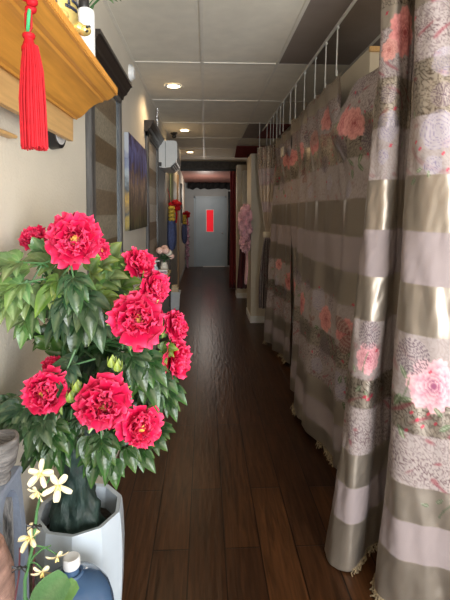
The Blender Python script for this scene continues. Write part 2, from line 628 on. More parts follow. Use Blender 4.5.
# shopfront behind the camera: wall with one wide window
WX0, WX1, WZ0, WZ1 = .35, 2.45, .25, 2.6
wb = MB()
wb.box(XL, XR, YB - .1, YB, 0, WZ0).box(XL, XR, YB - .1, YB, WZ1, ZC).box(XL, WX0, YB - .1, YB, WZ0, WZ1).box(WX1, XR, YB - .1, YB, WZ0, WZ1)
structure(build('wall_front', wb, M['wall'], smooth=False))
wf = MB()
for x in (WX0, 1.35, WX1 - .05):
    wf.box(x, x + .05, YB - .08, YB - .02, WZ0, WZ1)
wf.box(WX0, WX1, YB - .08, YB - .02, WZ0, WZ0 + .05).box(WX0, WX1, YB - .08, YB - .02, WZ1 - .05, WZ1)
w1 = structure(build('window_1', wf, M['greyframe'], smooth=False))

# soffit and beam near the end
SO = at(205, 162, 10.8)
pz0 = at(205, 170.5, 10.8).z
pz1 = at(205, 183, YE).z
structure(build('trim_1', MB().box(XL, 1.0, 10.8, 10.95, pz0, ZC), M['charcoal'], smooth=False))
sf = MB()
sf.prism([(XL, 10.95, pz0), (1.0, 10.95, pz0), (1.0, YE, pz1), (XL, YE, pz1)], (0, 0, .05))
structure(build('ceiling_soffit', sf, M['soffit'], smooth=False))
structure(build('trim_2', MB().box(XL, 1.0, 10.785, 10.80, pz0 - .015, pz0 + .03), M['black'], smooth=False))
# bunched black drape under the soffit
dr = []
zt, zb = at(205, 182.5, YE - .15).z, at(205, 189.5, YE - .15).z
P = []
for i in range(5):
    row = []
    for j in range(61):
        u = j / 60
        x = -.50 + 1.34 * u
        t = i / 4
        z = zt + (zb - zt - .02 * math.sin(9 * u) * math.sin(23 * u) + .012 * math.sin(40 * u)) * t
        row.append((x, YE - .12 + .05 * math.sin(44 * u + 3 * t) - .06 * math.sin(PI * t), z + .02))
    P.append(row)
tag(build('black_valance', MB().grid(P), M['blackcloth'], thick=.01), 'black bunched valance hanging above the grey end door', 'valance')

# end door
dl, dtop = at(195.5, 198, YE), at(225, 198, YE)
dz = 2.03
do = MB().rbox(dl.x, dtop.x, YE - .035, YE - .002, .012, dz, .004)
d1 = structure(build('door_1', do, M['door'], smooth=False))
df = MB()
df.box(dl.x - .05, dl.x - .006, YE - .03, YE, 0, dz + .05).box(dtop.x + .006, dtop.x + .05, YE - .03, YE, 0, dz + .05).box(dl.x - .05, dtop.x + .05, YE - .03, YE, dz + .006, dz + .05)
structure(build('trim_3', df, M['door'], smooth=False))
a, b_ = at(206.6, 210, YE), at(213.3, 231.5, YE)
build('window_frame', MB().box(a.x - .02, b_.x + .015, YE - .045, YE - .035, b_.z - .015, a.z + .015), M['white'], d1, smooth=False)
build('red_window_pane', MB().box(a.x, b_.x, YE - .05, YE - .045, b_.z, a.z), M['redpane'], d1, smooth=False)
h = at(222.2, 233, YE)
build('door_knob', MB().ball((h.x, YE - .075, h.z), .03).tube([(h.x, YE - .035, h.z), (h.x, YE - .075, h.z)], .014), M['steel'], d1)
# light leaking under the door leaf, put in as a pale strip
structure(build('door_light_strip', MB().box(-.06, .58, YE - .06, YE - .035, 0, .022), M['white'], smooth=False))
# skirting on the left wall
structure(build('baseboard_left', MB().box(XL, XL + .012, 5.6, YE, 0, .09), M['greywall'], smooth=False))

# door casings on the left wall far along
def trimbar(name, px, w, m, z0=0, z1=2.2, d=.025):
    r = ray(px, 200)
    Y = XL * r.y / r.x
    structure(build(name, MB().box(XL, XL + d, Y - w / 2, Y + w / 2, z0, z1), m, smooth=False))


trimbar('trim_5', 168.6, .09, M['darktrim'], 0, 2.35)
trimbar('trim_6', 177.4, .16, M['woodtrim'], 0, 2.40, .03)
trimbar('trim_7', 180.8, .35, M['darktrim'], 1.35, 2.30, .035)
structure(build('wall_left_cool_tint', MB().box(XL, XL + .006, 5.47, 7.0, 0, 2.2), M['greywall'], smooth=False))  # thin grey sheet added over the cream wall, imitating cooler light there
# recessed grey door leaf between the casings
structure(build('door_2', MB().box(XL, XL + .008, 7.25, 9.15, 0, 2.2), M['greywall'], smooth=False))

# ------------------------------------------------------------------ right side: rail, partitions, booth walls
structure(build('wall_divider', MB().box(1.0, XR, 4.35, 4.45, 0, 2.55), M['partition'], smooth=False))
pe = structure(build('wall_partition', MB().box(.985, XR, 2.66, 3.26, 0, 2.60), M['partition'], smooth=False))
structure(build('trim_8', MB().box(.980, XR, 2.645, 2.66, 2.575, 2.605), M['oakpale'], smooth=False))
cl = at(253, 325, 6.35)
st = structure(build('wall_stub', MB().box(.665, XR, 6.42, 7.02, 0, 2.46), M['partition'], smooth=False))
structure(build('baseboard_right', MB().box(.655, 1.4, 6.41, 7.03, 0, .10), M['white'], smooth=False))
pl = structure(build('wall_pilaster', MB().box(.60, XR, 8.30, 8.60, 0, 2.5), M['partition'], smooth=False))
structure(build('baseboard_pilaster', MB().box(.592, 1.2, 8.292, 8.61, 0, .10), M['white'], smooth=False))
# white box on the pilaster
a, b_ = at(242.6, 170.5, 8.2), at(248.2, 204, 8.2)
tag(build('mounted_box', MB().rbox(a.x, b_.x, 8.16, 8.30, b_.z, a.z, .01), M['white'], smooth=False), 'tall white box mounted high on the cream pilaster beside red drapes', 'wall box')
# red fabric strip across the ceiling
tag(build('ceiling_swag', MB().prism([(.58, 8.2, ZC - .02), (XR, 8.2, ZC - .02), (XR, 8.75, ZC - .14), (.58, 8.75, ZC - .16)], (0, .0, .012)), M['redpanel'], smooth=False),
    'dark red fabric strip hung across the ceiling past the last lamp', 'fabric swag')

tag(build('curtain_rail', MB().box(.850, .862, .4, 6.6, ZC - .026, ZC - .0065), M['wire'], smooth=False), 'long white curtain rail fixed along the tiled ceiling', 'curtain rail')


# ------------------------------------------------------------------ cloth
def catmull(pts, n):
    pts = [np.array(p, float) for p in pts]
    q = [2 * pts[0] - pts[1]] + pts + [2 * pts[-1] - pts[-2]]
    out = []
    m = len(pts) - 1
    for k in range(n):
        s = k / (n - 1) * m
        i = min(int(s), m - 1)
        t = s - i
        p0, p1, p2, p3 = q[i], q[i + 1], q[i + 2], q[i + 3]
        out.append(.5 * ((2 * p1) + (-p0 + p2) * t + (2 * p0 - 5 * p1 + 4 * p2 - p3) * t * t + (-p0 + 3 * p1 - 3 * p2 + p3) * t ** 3))
    return np.array(out)


def arclen(P):
    d = np.sqrt(((P[1:] - P[:-1]) ** 2).sum(1))
    return np.concatenate([[0], np.cumsum(d)])


def resample(Pb, Pt, n):
    u = arclen(Pb)
    uu = np.linspace(0, u[-1], n)
    return np.stack([np.interp(uu, u, Pb[:, k]) for k in range(Pb.shape[1])], 1), np.stack([np.interp(uu, u, Pt[:, k]) for k in range(Pt.shape[1])], 1), uu


def vnoise(a, b, seed):
    """smooth value noise, -1..1"""
    g = np.random.default_rng(seed).uniform(-1, 1, (64, 64))
    ia, ib = np.floor(a).astype(int), np.floor(b).astype(int)
    fa, fb = a - ia, b - ib
    fa, fb = fa * fa * (3 - 2 * fa), fb * fb * (3 - 2 * fb)
    q = lambda i, j: g[i % 64, j % 64]
    return (q(ia, ib) * (1 - fa) + q(ia + 1, ib) * fa) * (1 - fb) + (q(ia, ib + 1) * (1 - fa) + q(ia + 1, ib + 1) * fa) * fb


def cloth_obj(name, X, m, parent, col, sat):
    """X[rows, cols, 3] world"""
    nr, nc, _ = X.shape
    org = ORG[parent.name]
    v = (X.reshape(-1, 3) - np.array(org)).astype(np.float32)
    idx = np.arange(nr * nc).reshape(nr, nc)
    f = np.stack([idx[:-1, :-1], idx[1:, :-1], idx[1:, 1:], idx[:-1, 1:]], -1).reshape(-1, 4)
    me = bpy.data.meshes.new(name)
    me.vertices.add(len(v))
    me.vertices.foreach_set('co', v.ravel())
    me.loops.add(f.size)
    me.loops.foreach_set('vertex_index', f.ravel().astype(np.int32))
    me.polygons.add(len(f))
    me.polygons.foreach_set('loop_start', np.arange(0, f.size, 4, dtype=np.int32))
    me.polygons.foreach_set('use_smooth', np.ones(len(f), dtype=bool))
    me.update(calc_edges=True)
    ca = me.color_attributes.new('Col', 'FLOAT_COLOR', 'POINT')
    ca.data.foreach_set('color', np.concatenate([col.reshape(-1, 3), np.ones((len(v), 1))], 1).astype(np.float32).ravel())
    sa = me.attributes.new('Sat', 'FLOAT', 'POINT')
    sa.data.foreach_set('value', sat.reshape(-1).astype(np.float32))
    me.materials.append(m)
    o = link(name, me, parent, org)
    s = o.modifiers.new('thickness', 'SOLIDIFY')
    s.thickness = .002
    return o


SATIN = np.array((.34, .29, .24))
MATTE = np.array((.315, .26, .26))
LACE = np.array((.37, .315, .30))


def smooth(a, b, x):
    t = np.clip((x - a) / (b - a), 0, 1)
    return t * t * (3 - 2 * t)


class Print:
    """the woven stripes and printed flowers of the curtain cloth, in cloth metres (u across, v above the hem)"""

    def __init__(self, U, V, bands):
        self.U, self.V = U, V
        self.col = np.zeros(U.shape + (3,))
        self.sat = np.zeros(U.shape)
        for v0, v1, kind in bands:
            k = (V >= v0) & (V < v1)
            self.col[k] = {'S': SATIN, 'P': SATIN * 1.02, 'M': MATTE, 'Q': LACE, 'L': LACE}[kind]
            self.sat[k] = 1. if kind in 'SP' else 0.
        for v0, v1, kind in bands:
            if kind == 'L':
                self.scroll(v0, v1, (.13, .075, .085), 1.0)
            elif kind == 'P':
                self.scroll(v0, v1, (.065, .043, .03), 1., .8)
            elif kind == 'Q':
                self.scroll(v0, v1, (.17, .11, .115), .45, .7)

    def mix(self, mask, c):
        mask = np.clip(mask, 0, 1)[..., None]
        self.col = self.col * (1 - mask) + np.array(c) * mask

    def scroll(self, v0, v1, c, amt=1., sc_=1.):
        sc_ *= 1.5
        u, v = self.U * sc_, self.V * sc_
        a = np.sin(74 * u + 2.6 * np.sin(49 * v + 1.3 * np.sin(31 * u)))
        b = np.sin(80 * v + 2.8 * np.sin(59 * u + 1.1 * np.sin(37 * v)))
        w = a * b + .45 * np.sin(112 * u + 97 * v + 3 * np.sin(46 * v))
        line = np.exp(-(w / .30) ** 2)
        inside = smooth(v0 - .012, v0 + .004, self.V) * (1 - smooth(v1 - .004, v1 + .012, self.V))
        vary = .8 + .2 * np.sin(9 * self.U + 4 * np.sin(11 * self.V))
        self.mix(line * inside * amt * vary, c)
        red = smooth(.75, .98, np.sin(21 * u + 3 * np.sin(17 * v)) * np.sin(27 * v + 2 * np.sin(13 * u)))
        self.mix(red * inside * amt * .7, (.27, .06, .08))

    def polar(self, u0, v0):
        du, dv = self.U - u0, self.V - v0
        return np.hypot(du, dv), np.arctan2(dv, du)

    def peony(self, u0, v0, R, deep=(.60, .10, .15), pale=(.80, .38, .40), seed=0):
        r, th = self.polar(u0, v0)
        deep, pale = np.array(deep) * .62, np.array(pale)
        for k, (sc_, n) in enumerate(((1, 7), (.83, 6), (.66, 6), (.49, 5), (.33, 4), (.18, 3))):
            w = np.abs(np.cos(n / 2 * th + seed * 1.7 + 1.9 * k))
            edge = R * sc_ * (.76 + .22 * w ** .6 + .035 * np.sin(3.3 * n * th + seed))
            m = 1 - smooth(edge * .95, edge, r)
            tone = np.clip(smooth(.45, 1.0, r / edge) * (.35 + .65 * w ** .5) + .10 * np.sin(26 * th + 3 * seed) * (r / R), 0, 1)[..., None]
            c = deep * (1 - tone) + pale * tone
            mm = m[..., None] * .95
            self.col = self.col * (1 - mm) + c * mm
            self.sat = self.sat * (1 - m * .7)

    def rose(self, u0, v0, R, c=(.20, .16, .26), seed=0):
        r, th = self.polar(u0, v0)
        edge = R * (.88 + .12 * np.abs(np.sin(2.5 * th + seed)))
        m = 1 - smooth(edge * .97, edge, r)
        q = r / R
        w = np.sin(2 * PI * (3.3 * q ** .8 + th / (2 * PI) + .22 * np.sin(3 * th + seed + 3 * q)))
        line = np.exp(-(w / .28) ** 2)
        self.mix(m * .5, (.44, .395, .44))
        self.mix(m * line * .9, c)

    def mum(self, u0, v0, R, c=(.13, .085, .11)):
        r, th = self.polar(u0, v0)
        m = 1 - smooth(R * .94, R, r)
        q = r / R
        w = np.sin(2 * PI * 5 * q) * np.sin(th * np.round(5 + 3 * np.floor(q * 5) / 2) + 2.4 * np.floor(q * 5))
        line = np.exp(-(w / .3) ** 2)
        self.mix(m * .45, (.42, .36, .36))
        self.mix(m * line * .95, c)

    def leaf(self, u0, v0, L, ang, c=(.16, .22, .12), w=.4):
        du, dv = self.U - u0, self.V - v0
        x = du * math.cos(ang) + dv * math.sin(ang)
        y = -du * math.sin(ang) + dv * math.cos(ang)
        t = x / L
        hw = L * w * .5 * np.sin(PI * np.clip(t, 0, 1)) ** .8
        m = (t > 0) & (t < 1) & (np.abs(y) < hw)
        self.mix(m * .85, c)
        self.mix(m * (np.abs(y) < .0022) * .8, (.42, .44, .34))

    def dot(self, u0, v0, R=.008, c=(.55, .06, .10)):
        r, th = self.polar(u0, v0)
        self.mix((r < R * (1 + .2 * np.sin(2 * th))) * .9, c)

    def stem(self, u0, v0, L, ang, bend=.3, c=(.18, .22, .14)):
        du, dv = self.U - u0, self.V - v0
        x = du * math.cos(ang) + dv * math.sin(ang)
        y = -du * math.sin(ang) + dv * math.cos(ang)
        m = (x > 0) & (x < L) & (np.abs(y - bend * x * (1 - x / L)) < .0035)
        self.mix(m * .8, c)

    def butterfly(self, u0, v0, R):
        du, dv = self.U - u0, self.V - v0
        r, th = np.hypot(du, dv), np.arctan2(dv, np.abs(du))
        e = R * np.clip(np.abs(np.sin(1.9 * th + .55)), .1, 1)
        m = 1 - smooth(e * .95, e, r)
        w = np.sin(26 * th) * np.sin(2 * PI * 3 * r / R)
        self.mix(m * .8, (.20, .09, .08))
        self.mix(m * np.exp(-(w / .3) ** 2) * .6, (.5, .40, .34))


def populate(pr, off, seed):
    rnd = random.Random(seed)
    um = float(pr.U.max())
    for lo, hi, vp in ((BANDS[3][0] + off, BANDS[5][1] + off, .90), (BANDS[9][0] + off, 2.5, 2.14)):
        u = rnd.uniform(0, .2)
        while u < um:
            pr.mum(u + .1, vp + rnd.uniform(.06, .14), rnd.uniform(.05, .07))
            pr.rose(u + .26, lo + rnd.uniform(.05, .12), rnd.uniform(.045, .06), seed=u)
            pr.butterfly(u + .38, vp + rnd.uniform(-.16, -.05), rnd.uniform(.06, .08))
            for k in range(7):
                pr.leaf(u + rnd.uniform(0, .5), vp + rnd.uniform(-.2, .1), rnd.uniform(.04, .06), rnd.uniform(0, 6.3), (.13, .18, .09))
            for k in range(9):
                pr.dot(u + rnd.uniform(0, .5), rnd.uniform(lo + .02, vp + .15), .008)
            pr.peony(u + .2, vp + off * .5, rnd.uniform(.085, .10), (.46, .09, .10), (.70, .30, .28), seed=u * 7)
            u += rnd.uniform(.44, .56)


class Cloth:
    def __init__(self, X, U, V):
        self.X, self.U, self.V = X, U, V
        self.px, self.py, self.d = (a.reshape(U.shape) for a in proj(X.reshape(-1, 3)))

    def find(self, x, y):
        d2 = (self.px - x) ** 2 + (self.py - y) ** 2
        k = np.where(d2 < 12)
        if len(k[0]):
            i = np.argmin(self.d[k])
            k = (k[0][i], k[1][i])
        else:
            k = np.unravel_index(np.argmin(d2), d2.shape)
        return float(self.U[k]), float(self.V[k]), float(self.d[k])


def fringe(row, keep, parent, step=3, ln=.045):
    """one fringe part for each stretch of hem whose fringe shows"""
    run = []
    for p, k in list(zip(row, keep)) + [(None, False)]:
        if k:
            run.append(p)
            continue
        if len(run) > 4:
            mb = MB()
            mb.tube([Vector(q) + Vector((0, 0, .006)) for q in run[::step]], .004, 5)
            for q0 in run[::step]:
                p_ = Vector(q0)
                for q in range(2):
                    a = p_ + Vector((random.uniform(-.006, .006), random.uniform(-.006, .006), .006))
                    e = a + Vector((random.uniform(-.018, .018) - .008, random.uniform(-.018, .018) - .006, -ln * random.uniform(.7, 1.05)))
                    e.z = max(e.z, .004)
                    mid = (a + e) / 2 + Vector((random.uniform(-.008, .008), random.uniform(-.008, .008), 0))
                    mb.tube([a, mid, e], [.0022, .0026, .0034], 5)
            build('fringe', mb, M['fringe'], parent)
        run = []


# ---- near curtain: two big hanging folds close to the camera
bot = [(1.05, 2.27), (.82, 2.20), (.635, 2.12), (.562, 2.0), (.59, 1.915), (.67, 1.915), (.77, 2.0), (.86, 2.06), (.86, 1.95), (.745, 1.835), (.720, 1.78), (.745, 1.715), (.83, 1.675), (.94, 1.63), (1.04, 1.57), (1.15, 1.58), (1.27, 1.48), (1.39, 1.48)]
top = [(1.12, 2.26), (1.0, 2.2), (.87, 2.13), (.812, 2.04), (.84, 1.975), (.895, 1.975), (.95, 2.03), (.965, 2.02), (.95, 1.93), (.895, 1.87), (.862, 1.80), (.885, 1.73), (.95, 1.675), (1.02, 1.64), (1.10, 1.58), (1.18, 1.585), (1.27, 1.50), (1.36, 1.50)]
Pb, Pt, uu = resample(catmull(bot, 900), catmull(top, 900), 470)
NR = 560
ZT, ZB = 2.68, .02
tt = np.linspace(0, 1, NR)[:, None]
ee = .35 * tt + .65 * tt ** 1.8
X = np.zeros((NR, len(uu), 3))
for k in range(2):
    X[..., k] = Pt[None, :, k] * (1 - ee) + Pb[None, :, k] * ee
U = np.repeat(uu[None, :], NR, 0)
V = np.repeat((1 - tt) * (ZT - ZB), len(uu), 1)
# soft wrinkles
crk = .003 * vnoise(U * 22 + V * 4, V * 7 - U * 3, 1) + .0012 * vnoise(U * 45 - V * 9, V * 22, 2) + .006 * vnoise(U * 11, V * 2.2, 3)
wr = crk + .006 * np.sin(26 * U + 1.4 * np.sin(3.1 * V) + .8 * V) * (.4 + .6 * np.sin(2.1 * V + 5 * U) ** 2) + .0025 * np.sin(61 * U + 9 * V)
dxy = np.gradient(X[..., :2], axis=1)
nrm = np.stack([dxy[..., 1], -dxy[..., 0]], -1)
nrm /= np.linalg.norm(nrm, axis=-1, keepdims=True) + 1e-9
X[..., :2] += nrm * wr[..., None]
X[..., 2] = ZT + (ZB - ZT) * tt + .012 * np.sin(7 * U) * tt
cA = Cloth(X, U, V)
ys = [(566, 'S'), (525, 'M'), (489, 'S'), (437, 'L'), (405, 'P'), (338, 'Q'), (287, 'S'), (233, 'M'), (175, 'S'), (115, 'Q'), (58, 'P'), (3, 'L')]
BANDS = []
prev = -.01
for y, k in ys:
    v = cA.find(425, y)[1]
    BANDS.append((prev, v, k))
    prev = v
BANDS += [(prev, prev + .1, 'S'), (prev + .1, 9, 'P')]
print('bands', [(round(a, 3), round(b, 3), k) for a, b, k in BANDS])
pr = Print(U, V, BANDS)


def put(pr, cl, kind, x, y, rpx, **kw):
    u, v, d = cl.find(x, y)
    R = rpx * d / F
    getattr(pr, kind)(u, v, R, **kw)


for x, y, r, kw in ((431, 388, 30, dict(deep=(.52, .16, .30), pale=(.84, .50, .52), seed=1)), (408, 34, 27, dict(deep=(.55, .12, .12), pale=(.74, .30, .28), seed=2)), (365, 360, 17, dict(deep=(.60, .16, .24), pale=(.80, .42, .44), seed=3)), (386, 50, 12, dict(deep=(.6, .2, .18), pale=(.7, .35, .3), seed=4))):
    put(pr, cA, 'peony', x, y, r, **kw)
for x, y, r in ((437, 131, 21), (385, 127, 16), (430, 165, 10), (379, 157, 8), (445, 60, 16)):
    put(pr, cA, 'rose', x, y, r, seed=x)
for x, y, r in ((408, 358, 19), (366, 336, 15), (386, 92, 10), (440, 95, 13)):
    put(pr, cA, 'mum', x, y, r)
for x, y, L, ang in ((419, 168, 9, 3.6), (425, 172, 8, 4.9), (398, 395, 17, 4.2), (404, 380, 15, 2.2), (395, 425, 14, 5.3), (436, 432, 15, .4), (440, 420, 14, 2.4), (396, 400, 15, .4), (358, 385, 10, 4.0), (362, 392, 9, 5.2), (432, 505, 10, .7), (426, 508, 9, 2.8), (404, 150, 9, 1.2), (408, 185, 10, 1.0), (352, 372, 9, 2.2), (412, 120, 9, 1.8)):
    u, v, d = cA.find(x, y)
    pr.leaf(u, v, L * d / F, ang)
for x, y in ((427, 372), (415, 418), (420, 425), (425, 415), (408, 412), (433, 426), (441, 152), (417, 150), (413, 144), (392, 148), (380, 350), (375, 395), (368, 402), (362, 398), (445, 170), (395, 110), (412, 20), (384, 15), (403, 430)):
    u, v, d = cA.find(x, y)
    pr.dot(u, v, 2.0 * d / F)
for x, y, L, ang, bd in ((407, 378, 30, 4.4, .3), (366, 350, 22, 4.5, -.2), (436, 520, 26, .9, .4)):
    u, v, d = cA.find(x, y)
    pr.stem(u, v, L * d / F, ang, bd)
ca = thing('curtain', (.9, 1.9, .0), 'nearest floor length curtain with pink flowers, bunched in two thick silvery folds', 'curtain', None)
cloth_obj('fabric', X, M['curtain'], ca, pr.col, pr.sat)
hpx = cA.px[-1]
fringe(X[-1, 60:], [352 < q < 398 for q in hpx[60:]], ca, step=2, ln=.04)
for k in (70, 150, 260, 330, 420):
    p = Vector(X[0, k])
    build('hanging_wire', MB().tube([p + Vector((0, 0, -.02)), p + Vector((0, 0, .02)), (p.x, p.y, ZC - .0281)], .004, 6), M['wire'], ca)

# ---- long curtains along the rail
HKS = []


def long_curtain(label, y0, y1, zt, nfold, nc, nr, seed, xt, xbot, swag, amp, hem, tlist):
    s = np.linspace(0, 1, nc)[None, :]
    t = np.linspace(0, 1, nr)[:, None]
    Y = y0 + (y1 - y0) * s + 0 * t
    xt_ = np.interp(Y, [p[0] for p in xt], [p[1] for p in xt])
    xb_ = np.interp(Y, [p[0] for p in xbot], [p[1] for p in xbot])
    e = t ** 1.3
    ph = 2 * PI * nfold * (s + .035 * np.sin(9 * s + seed) + .02 * np.sin(23 * s + 2 * seed) + .03 * np.sin(3 * t + 7 * s + seed))
    A = amp * (.35 + .65 * np.clip(t * 1.6, 0, 1)) * (.65 + .35 * np.sin(7 * s + seed))
    fold = np.sin(ph) + .25 * np.sin(2.3 * ph + seed)
    Xx = xt_ * (1 - e) + xb_ * e + A * fold
    Yy = Y + .35 * A * np.cos(ph + .8)
    # sag between the hooks
    ztop = zt - np.interp(Y, [p[0] for p in swag], [p[1] for p in swag])
    hz = np.interp(Y, [p[0] for p in hem], [p[1] for p in hem])
    Zz = ztop * (1 - t) + hz * t
    H = ztop - hz
    # slack folds under the sag
    slack = np.interp(Y, [p[0] for p in swag], [p[1] for p in swag])
    Xx = Xx - .35 * slack * np.exp(-((t - .05) / .10) ** 2) * np.sin(9 * t + 3 * s) + .016 * np.sin(30 * t + 21 * s * (y1 - y0) + seed) * np.exp(-((t - .12) / .12) ** 2)
    Xx += .008 * np.sin(17 * t + 11 * Y) * np.sin(5 * t + 3 * Y)
    X = np.stack([Xx, Yy, Zz], -1)
    step = np.sqrt(((X[nr // 2, 1:] - X[nr // 2, :-1]) ** 2).sum(-1))
    u = np.concatenate([[0], np.cumsum(step)])
    U = np.repeat(u[None], nr, 0)
    V = (Zz - hz)
    cl = Cloth(X, U, V)
    off = tlist.get('off', 0)
    pr = Print(U, V, [(a + off if a > 0 else a, b + off, k) for a, b, k in BANDS])
    populate(pr, off, int(seed * 10))
    for kind, x, y, r, kw in tlist['m']:
        put(pr, cl, kind, x, y, r, **kw)
    for x, y, L, ang in tlist.get('leaf', ()):
        u_, v_, d_ = cl.find(x, y)
        pr.leaf(u_, v_, L * d_ / F, ang, (.11, .16, .08))
    for x, y in tlist.get('dot', ()):
        u_, v_, d_ = cl.find(x, y)
        pr.dot(u_, v_, 1.3 * d_ / F)
    # a thing of its own, standing on its hem
    root = thing('curtain', (float(Xx[-1].mean()), float(Y.mean()), 0), label, 'curtain')
    cloth_obj('fabric', X, M['curtain'], root, pr.col, pr.sat)
    fringe(X[-1], [math.sin(9 * p[1] + seed) > .35 for p in X[-1]], root, step=2, ln=.035)
    return root, X, cl


PK = dict(deep=(.50, .12, .12), pale=(.72, .33, .30))
tl1 = dict(off=-.10, m=[('peony', 352, 124, 17, dict(PK, seed=1)), ('peony', 325, 119, 13, dict(PK, seed=2)), ('peony', 311, 138, 9, dict(deep=(.30, .12, .11), pale=(.5, .28, .25), seed=3)), ('mum', 369, 140, 15, {}), ('mum', 338, 150, 14, {}), ('mum', 322, 165, 9, {}),
                        ('butterfly', 348, 335, 25, {}), ('peony', 323, 320, 14, dict(PK, seed=4)), ('rose', 316, 300, 12, {}), ('mum', 322, 350, 14, {}), ('rose', 333, 382, 12, {}), ('butterfly', 302, 175, 9, {})],
           leaf=[(345, 160, 12, 3.9), (350, 170, 12, 5.2), (356, 165, 11, 2), (361, 172, 12, .8), (328, 395, 12, .6), (340, 402, 12, 4.2), (347, 390, 12, 1.2), (352, 405, 13, 3.3), (338, 375, 10, 5.), (366, 178, 12, 4.4), (333, 160, 8, 1.)],
           dot=[(345, 108), (362, 112), (370, 122), (340, 140), (358, 150), (330, 138), (365, 155), (350, 305), (343, 395), (352, 385)])
c1, X1, cl1 = long_curtain('long printed curtain hooked below the dark ceiling panel, pink peonies near its sagging top edge', 2.32, 4.33, 2.515, 4.6, 470, 400, 1.2,
                           [(2.3, .90), (2.6, .88), (2.9, .855), (4.5, .86)],
                           [(2.3, .90), (2.7, .83), (3.0, .74), (3.3, .70), (3.7, .77), (4.1, .84), (4.5, .83)],
                           [(2.32, .13), (2.5, .15), (2.60, .21), (2.70, .27), (2.78, .20), (2.86, .02), (2.90, 0), (2.97, .02), (3.02, .025), (3.15, 0), (3.3, .025), (3.45, 0), (3.63, .03), (3.82, 0), (4.0, .03), (4.2, 0), (4.42, .03)],
                           .045, [(2.3, .05), (2.7, .045), (3.2, .05), (4.5, .055)], tl1)
tl2 = dict(off=-.10, m=[('peony', 283, 160, 7, dict(PK, seed=1)), ('peony', 270, 170, 6, dict(PK, seed=5)), ('peony', 289, 270, 7, dict(PK, seed=2)), ('mum', 278, 185, 8, {}), ('mum', 281, 290, 8, {}), ('rose', 272, 280, 6, {}), ('peony', 276, 265, 6, dict(PK, seed=7)), ('rose', 287, 150, 6, {}), ('mum', 291, 195, 7, {})],
           leaf=[(280, 190, 7, 4), (288, 200, 7, 5), (284, 280, 7, 1), (275, 190, 6, 2)], dot=[(282, 196), (288, 188), (276, 178), (291, 260)])
c2, X2, cl2 = long_curtain('middle printed curtain along the rail, brown and beige bands, cream tag near its top', 4.38, 5.44, 2.50, 3.2, 240, 260, 3.1,
                           [(4.2, .875), (6.5, .87)], [(4.2, .86), (4.65, .85), (5.4, .745), (5.9, .80), (6.6, .84)],
                           [(4.35, .06), (4.45, 0), (4.65, .035), (4.85, 0), (5.1, .04), (5.3, 0), (5.44, .02)],
                           .05, [(4.2, .05), (6.6, .05)], tl2)
a = at(288, 153, 4.60)
build('cloth_tag', MB().prism([(.80, 4.56, a.z - .03), (.80, 4.70, a.z - .03), (.80, 4.70, a.z + .06), (.80, 4.56, a.z + .06)], (.008, 0, 0)), M['tag'], c2, smooth=False)['label'] = 'cream cloth tag'

# ---- far tied curtain with a waist
nr, nc = 220, 90
t = np.linspace(0, 1, nr)[:, None]
s = np.linspace(0, 1, nc)[None, :]
zt_, zb_ = 2.49, .33
Z = zt_ + (zb_ - zt_) * t + 0 * s
wz = np.interp(Z, [.33, .6, .9, 1.15, 1.30, 1.40, 1.55, 1.9, 2.49], [.15, .17, .15, .11, .06, .055, .11, .20, .27])
cxz = np.interp(Z, [.33, 1.3, 2.0, 2.49], [.80, .825, .83, .84])
Y3 = 5.85
Xx = cxz + wz * (s - .5) * 1.0 + .012 * np.sin(26 * s + 3 * t)
Yy = Y3 - .35 * (s - .5) * (wz / .27) + .03 * np.sin(2 * PI * 4.5 * s + 2 * t) * (wz / .2)
X3 = np.stack([Xx, Yy, Z], -1)
U3 = np.repeat(np.linspace(0, .7, nc)[None], nr, 0)
V3 = Z + 0
cl3 = Cloth(X3, U3, V3)
pr3 = Print(U3, V3, [(a - .05, b - .05, k) for a, b, k in BANDS[:0]] + [(0, 1.28, 'L'), (1.28, 1.62, 'S'), (1.62, 1.76, 'M'), (1.76, 1.98, 'S'), (1.98, 2.2, 'Q'), (2.2, 9, 'P')])
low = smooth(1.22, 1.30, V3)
pr3.col = np.minimum(pr3.col * (.8 + 1.1 * low[..., None]), .8)  # upper cloth colour lightened to stand in for light the nearer curtains block
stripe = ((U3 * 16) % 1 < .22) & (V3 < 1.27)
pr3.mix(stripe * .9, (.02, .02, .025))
c3 = thing('curtain', (.82, Y3, 0), 'narrow far curtain tied at its waist against the cream wall end', 'curtain')
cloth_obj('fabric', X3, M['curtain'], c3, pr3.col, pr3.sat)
build('tie_band', MB().lathe([(.045, 1.285), (.052, 1.30), (.052, 1.345), (.045, 1.36)], .824, Y3, 16, rad=lambda a, z: .75 + .35 * abs(math.cos(a))), M['tag'], c3)
for k in (8, 80):
    p = X3[0, k]
    build('hanging_wire', MB().tube([(p[0], p[1], p[2] - .02), (p[0], p[1], ZC - .012)], .004, 6), M['wire'], c3)

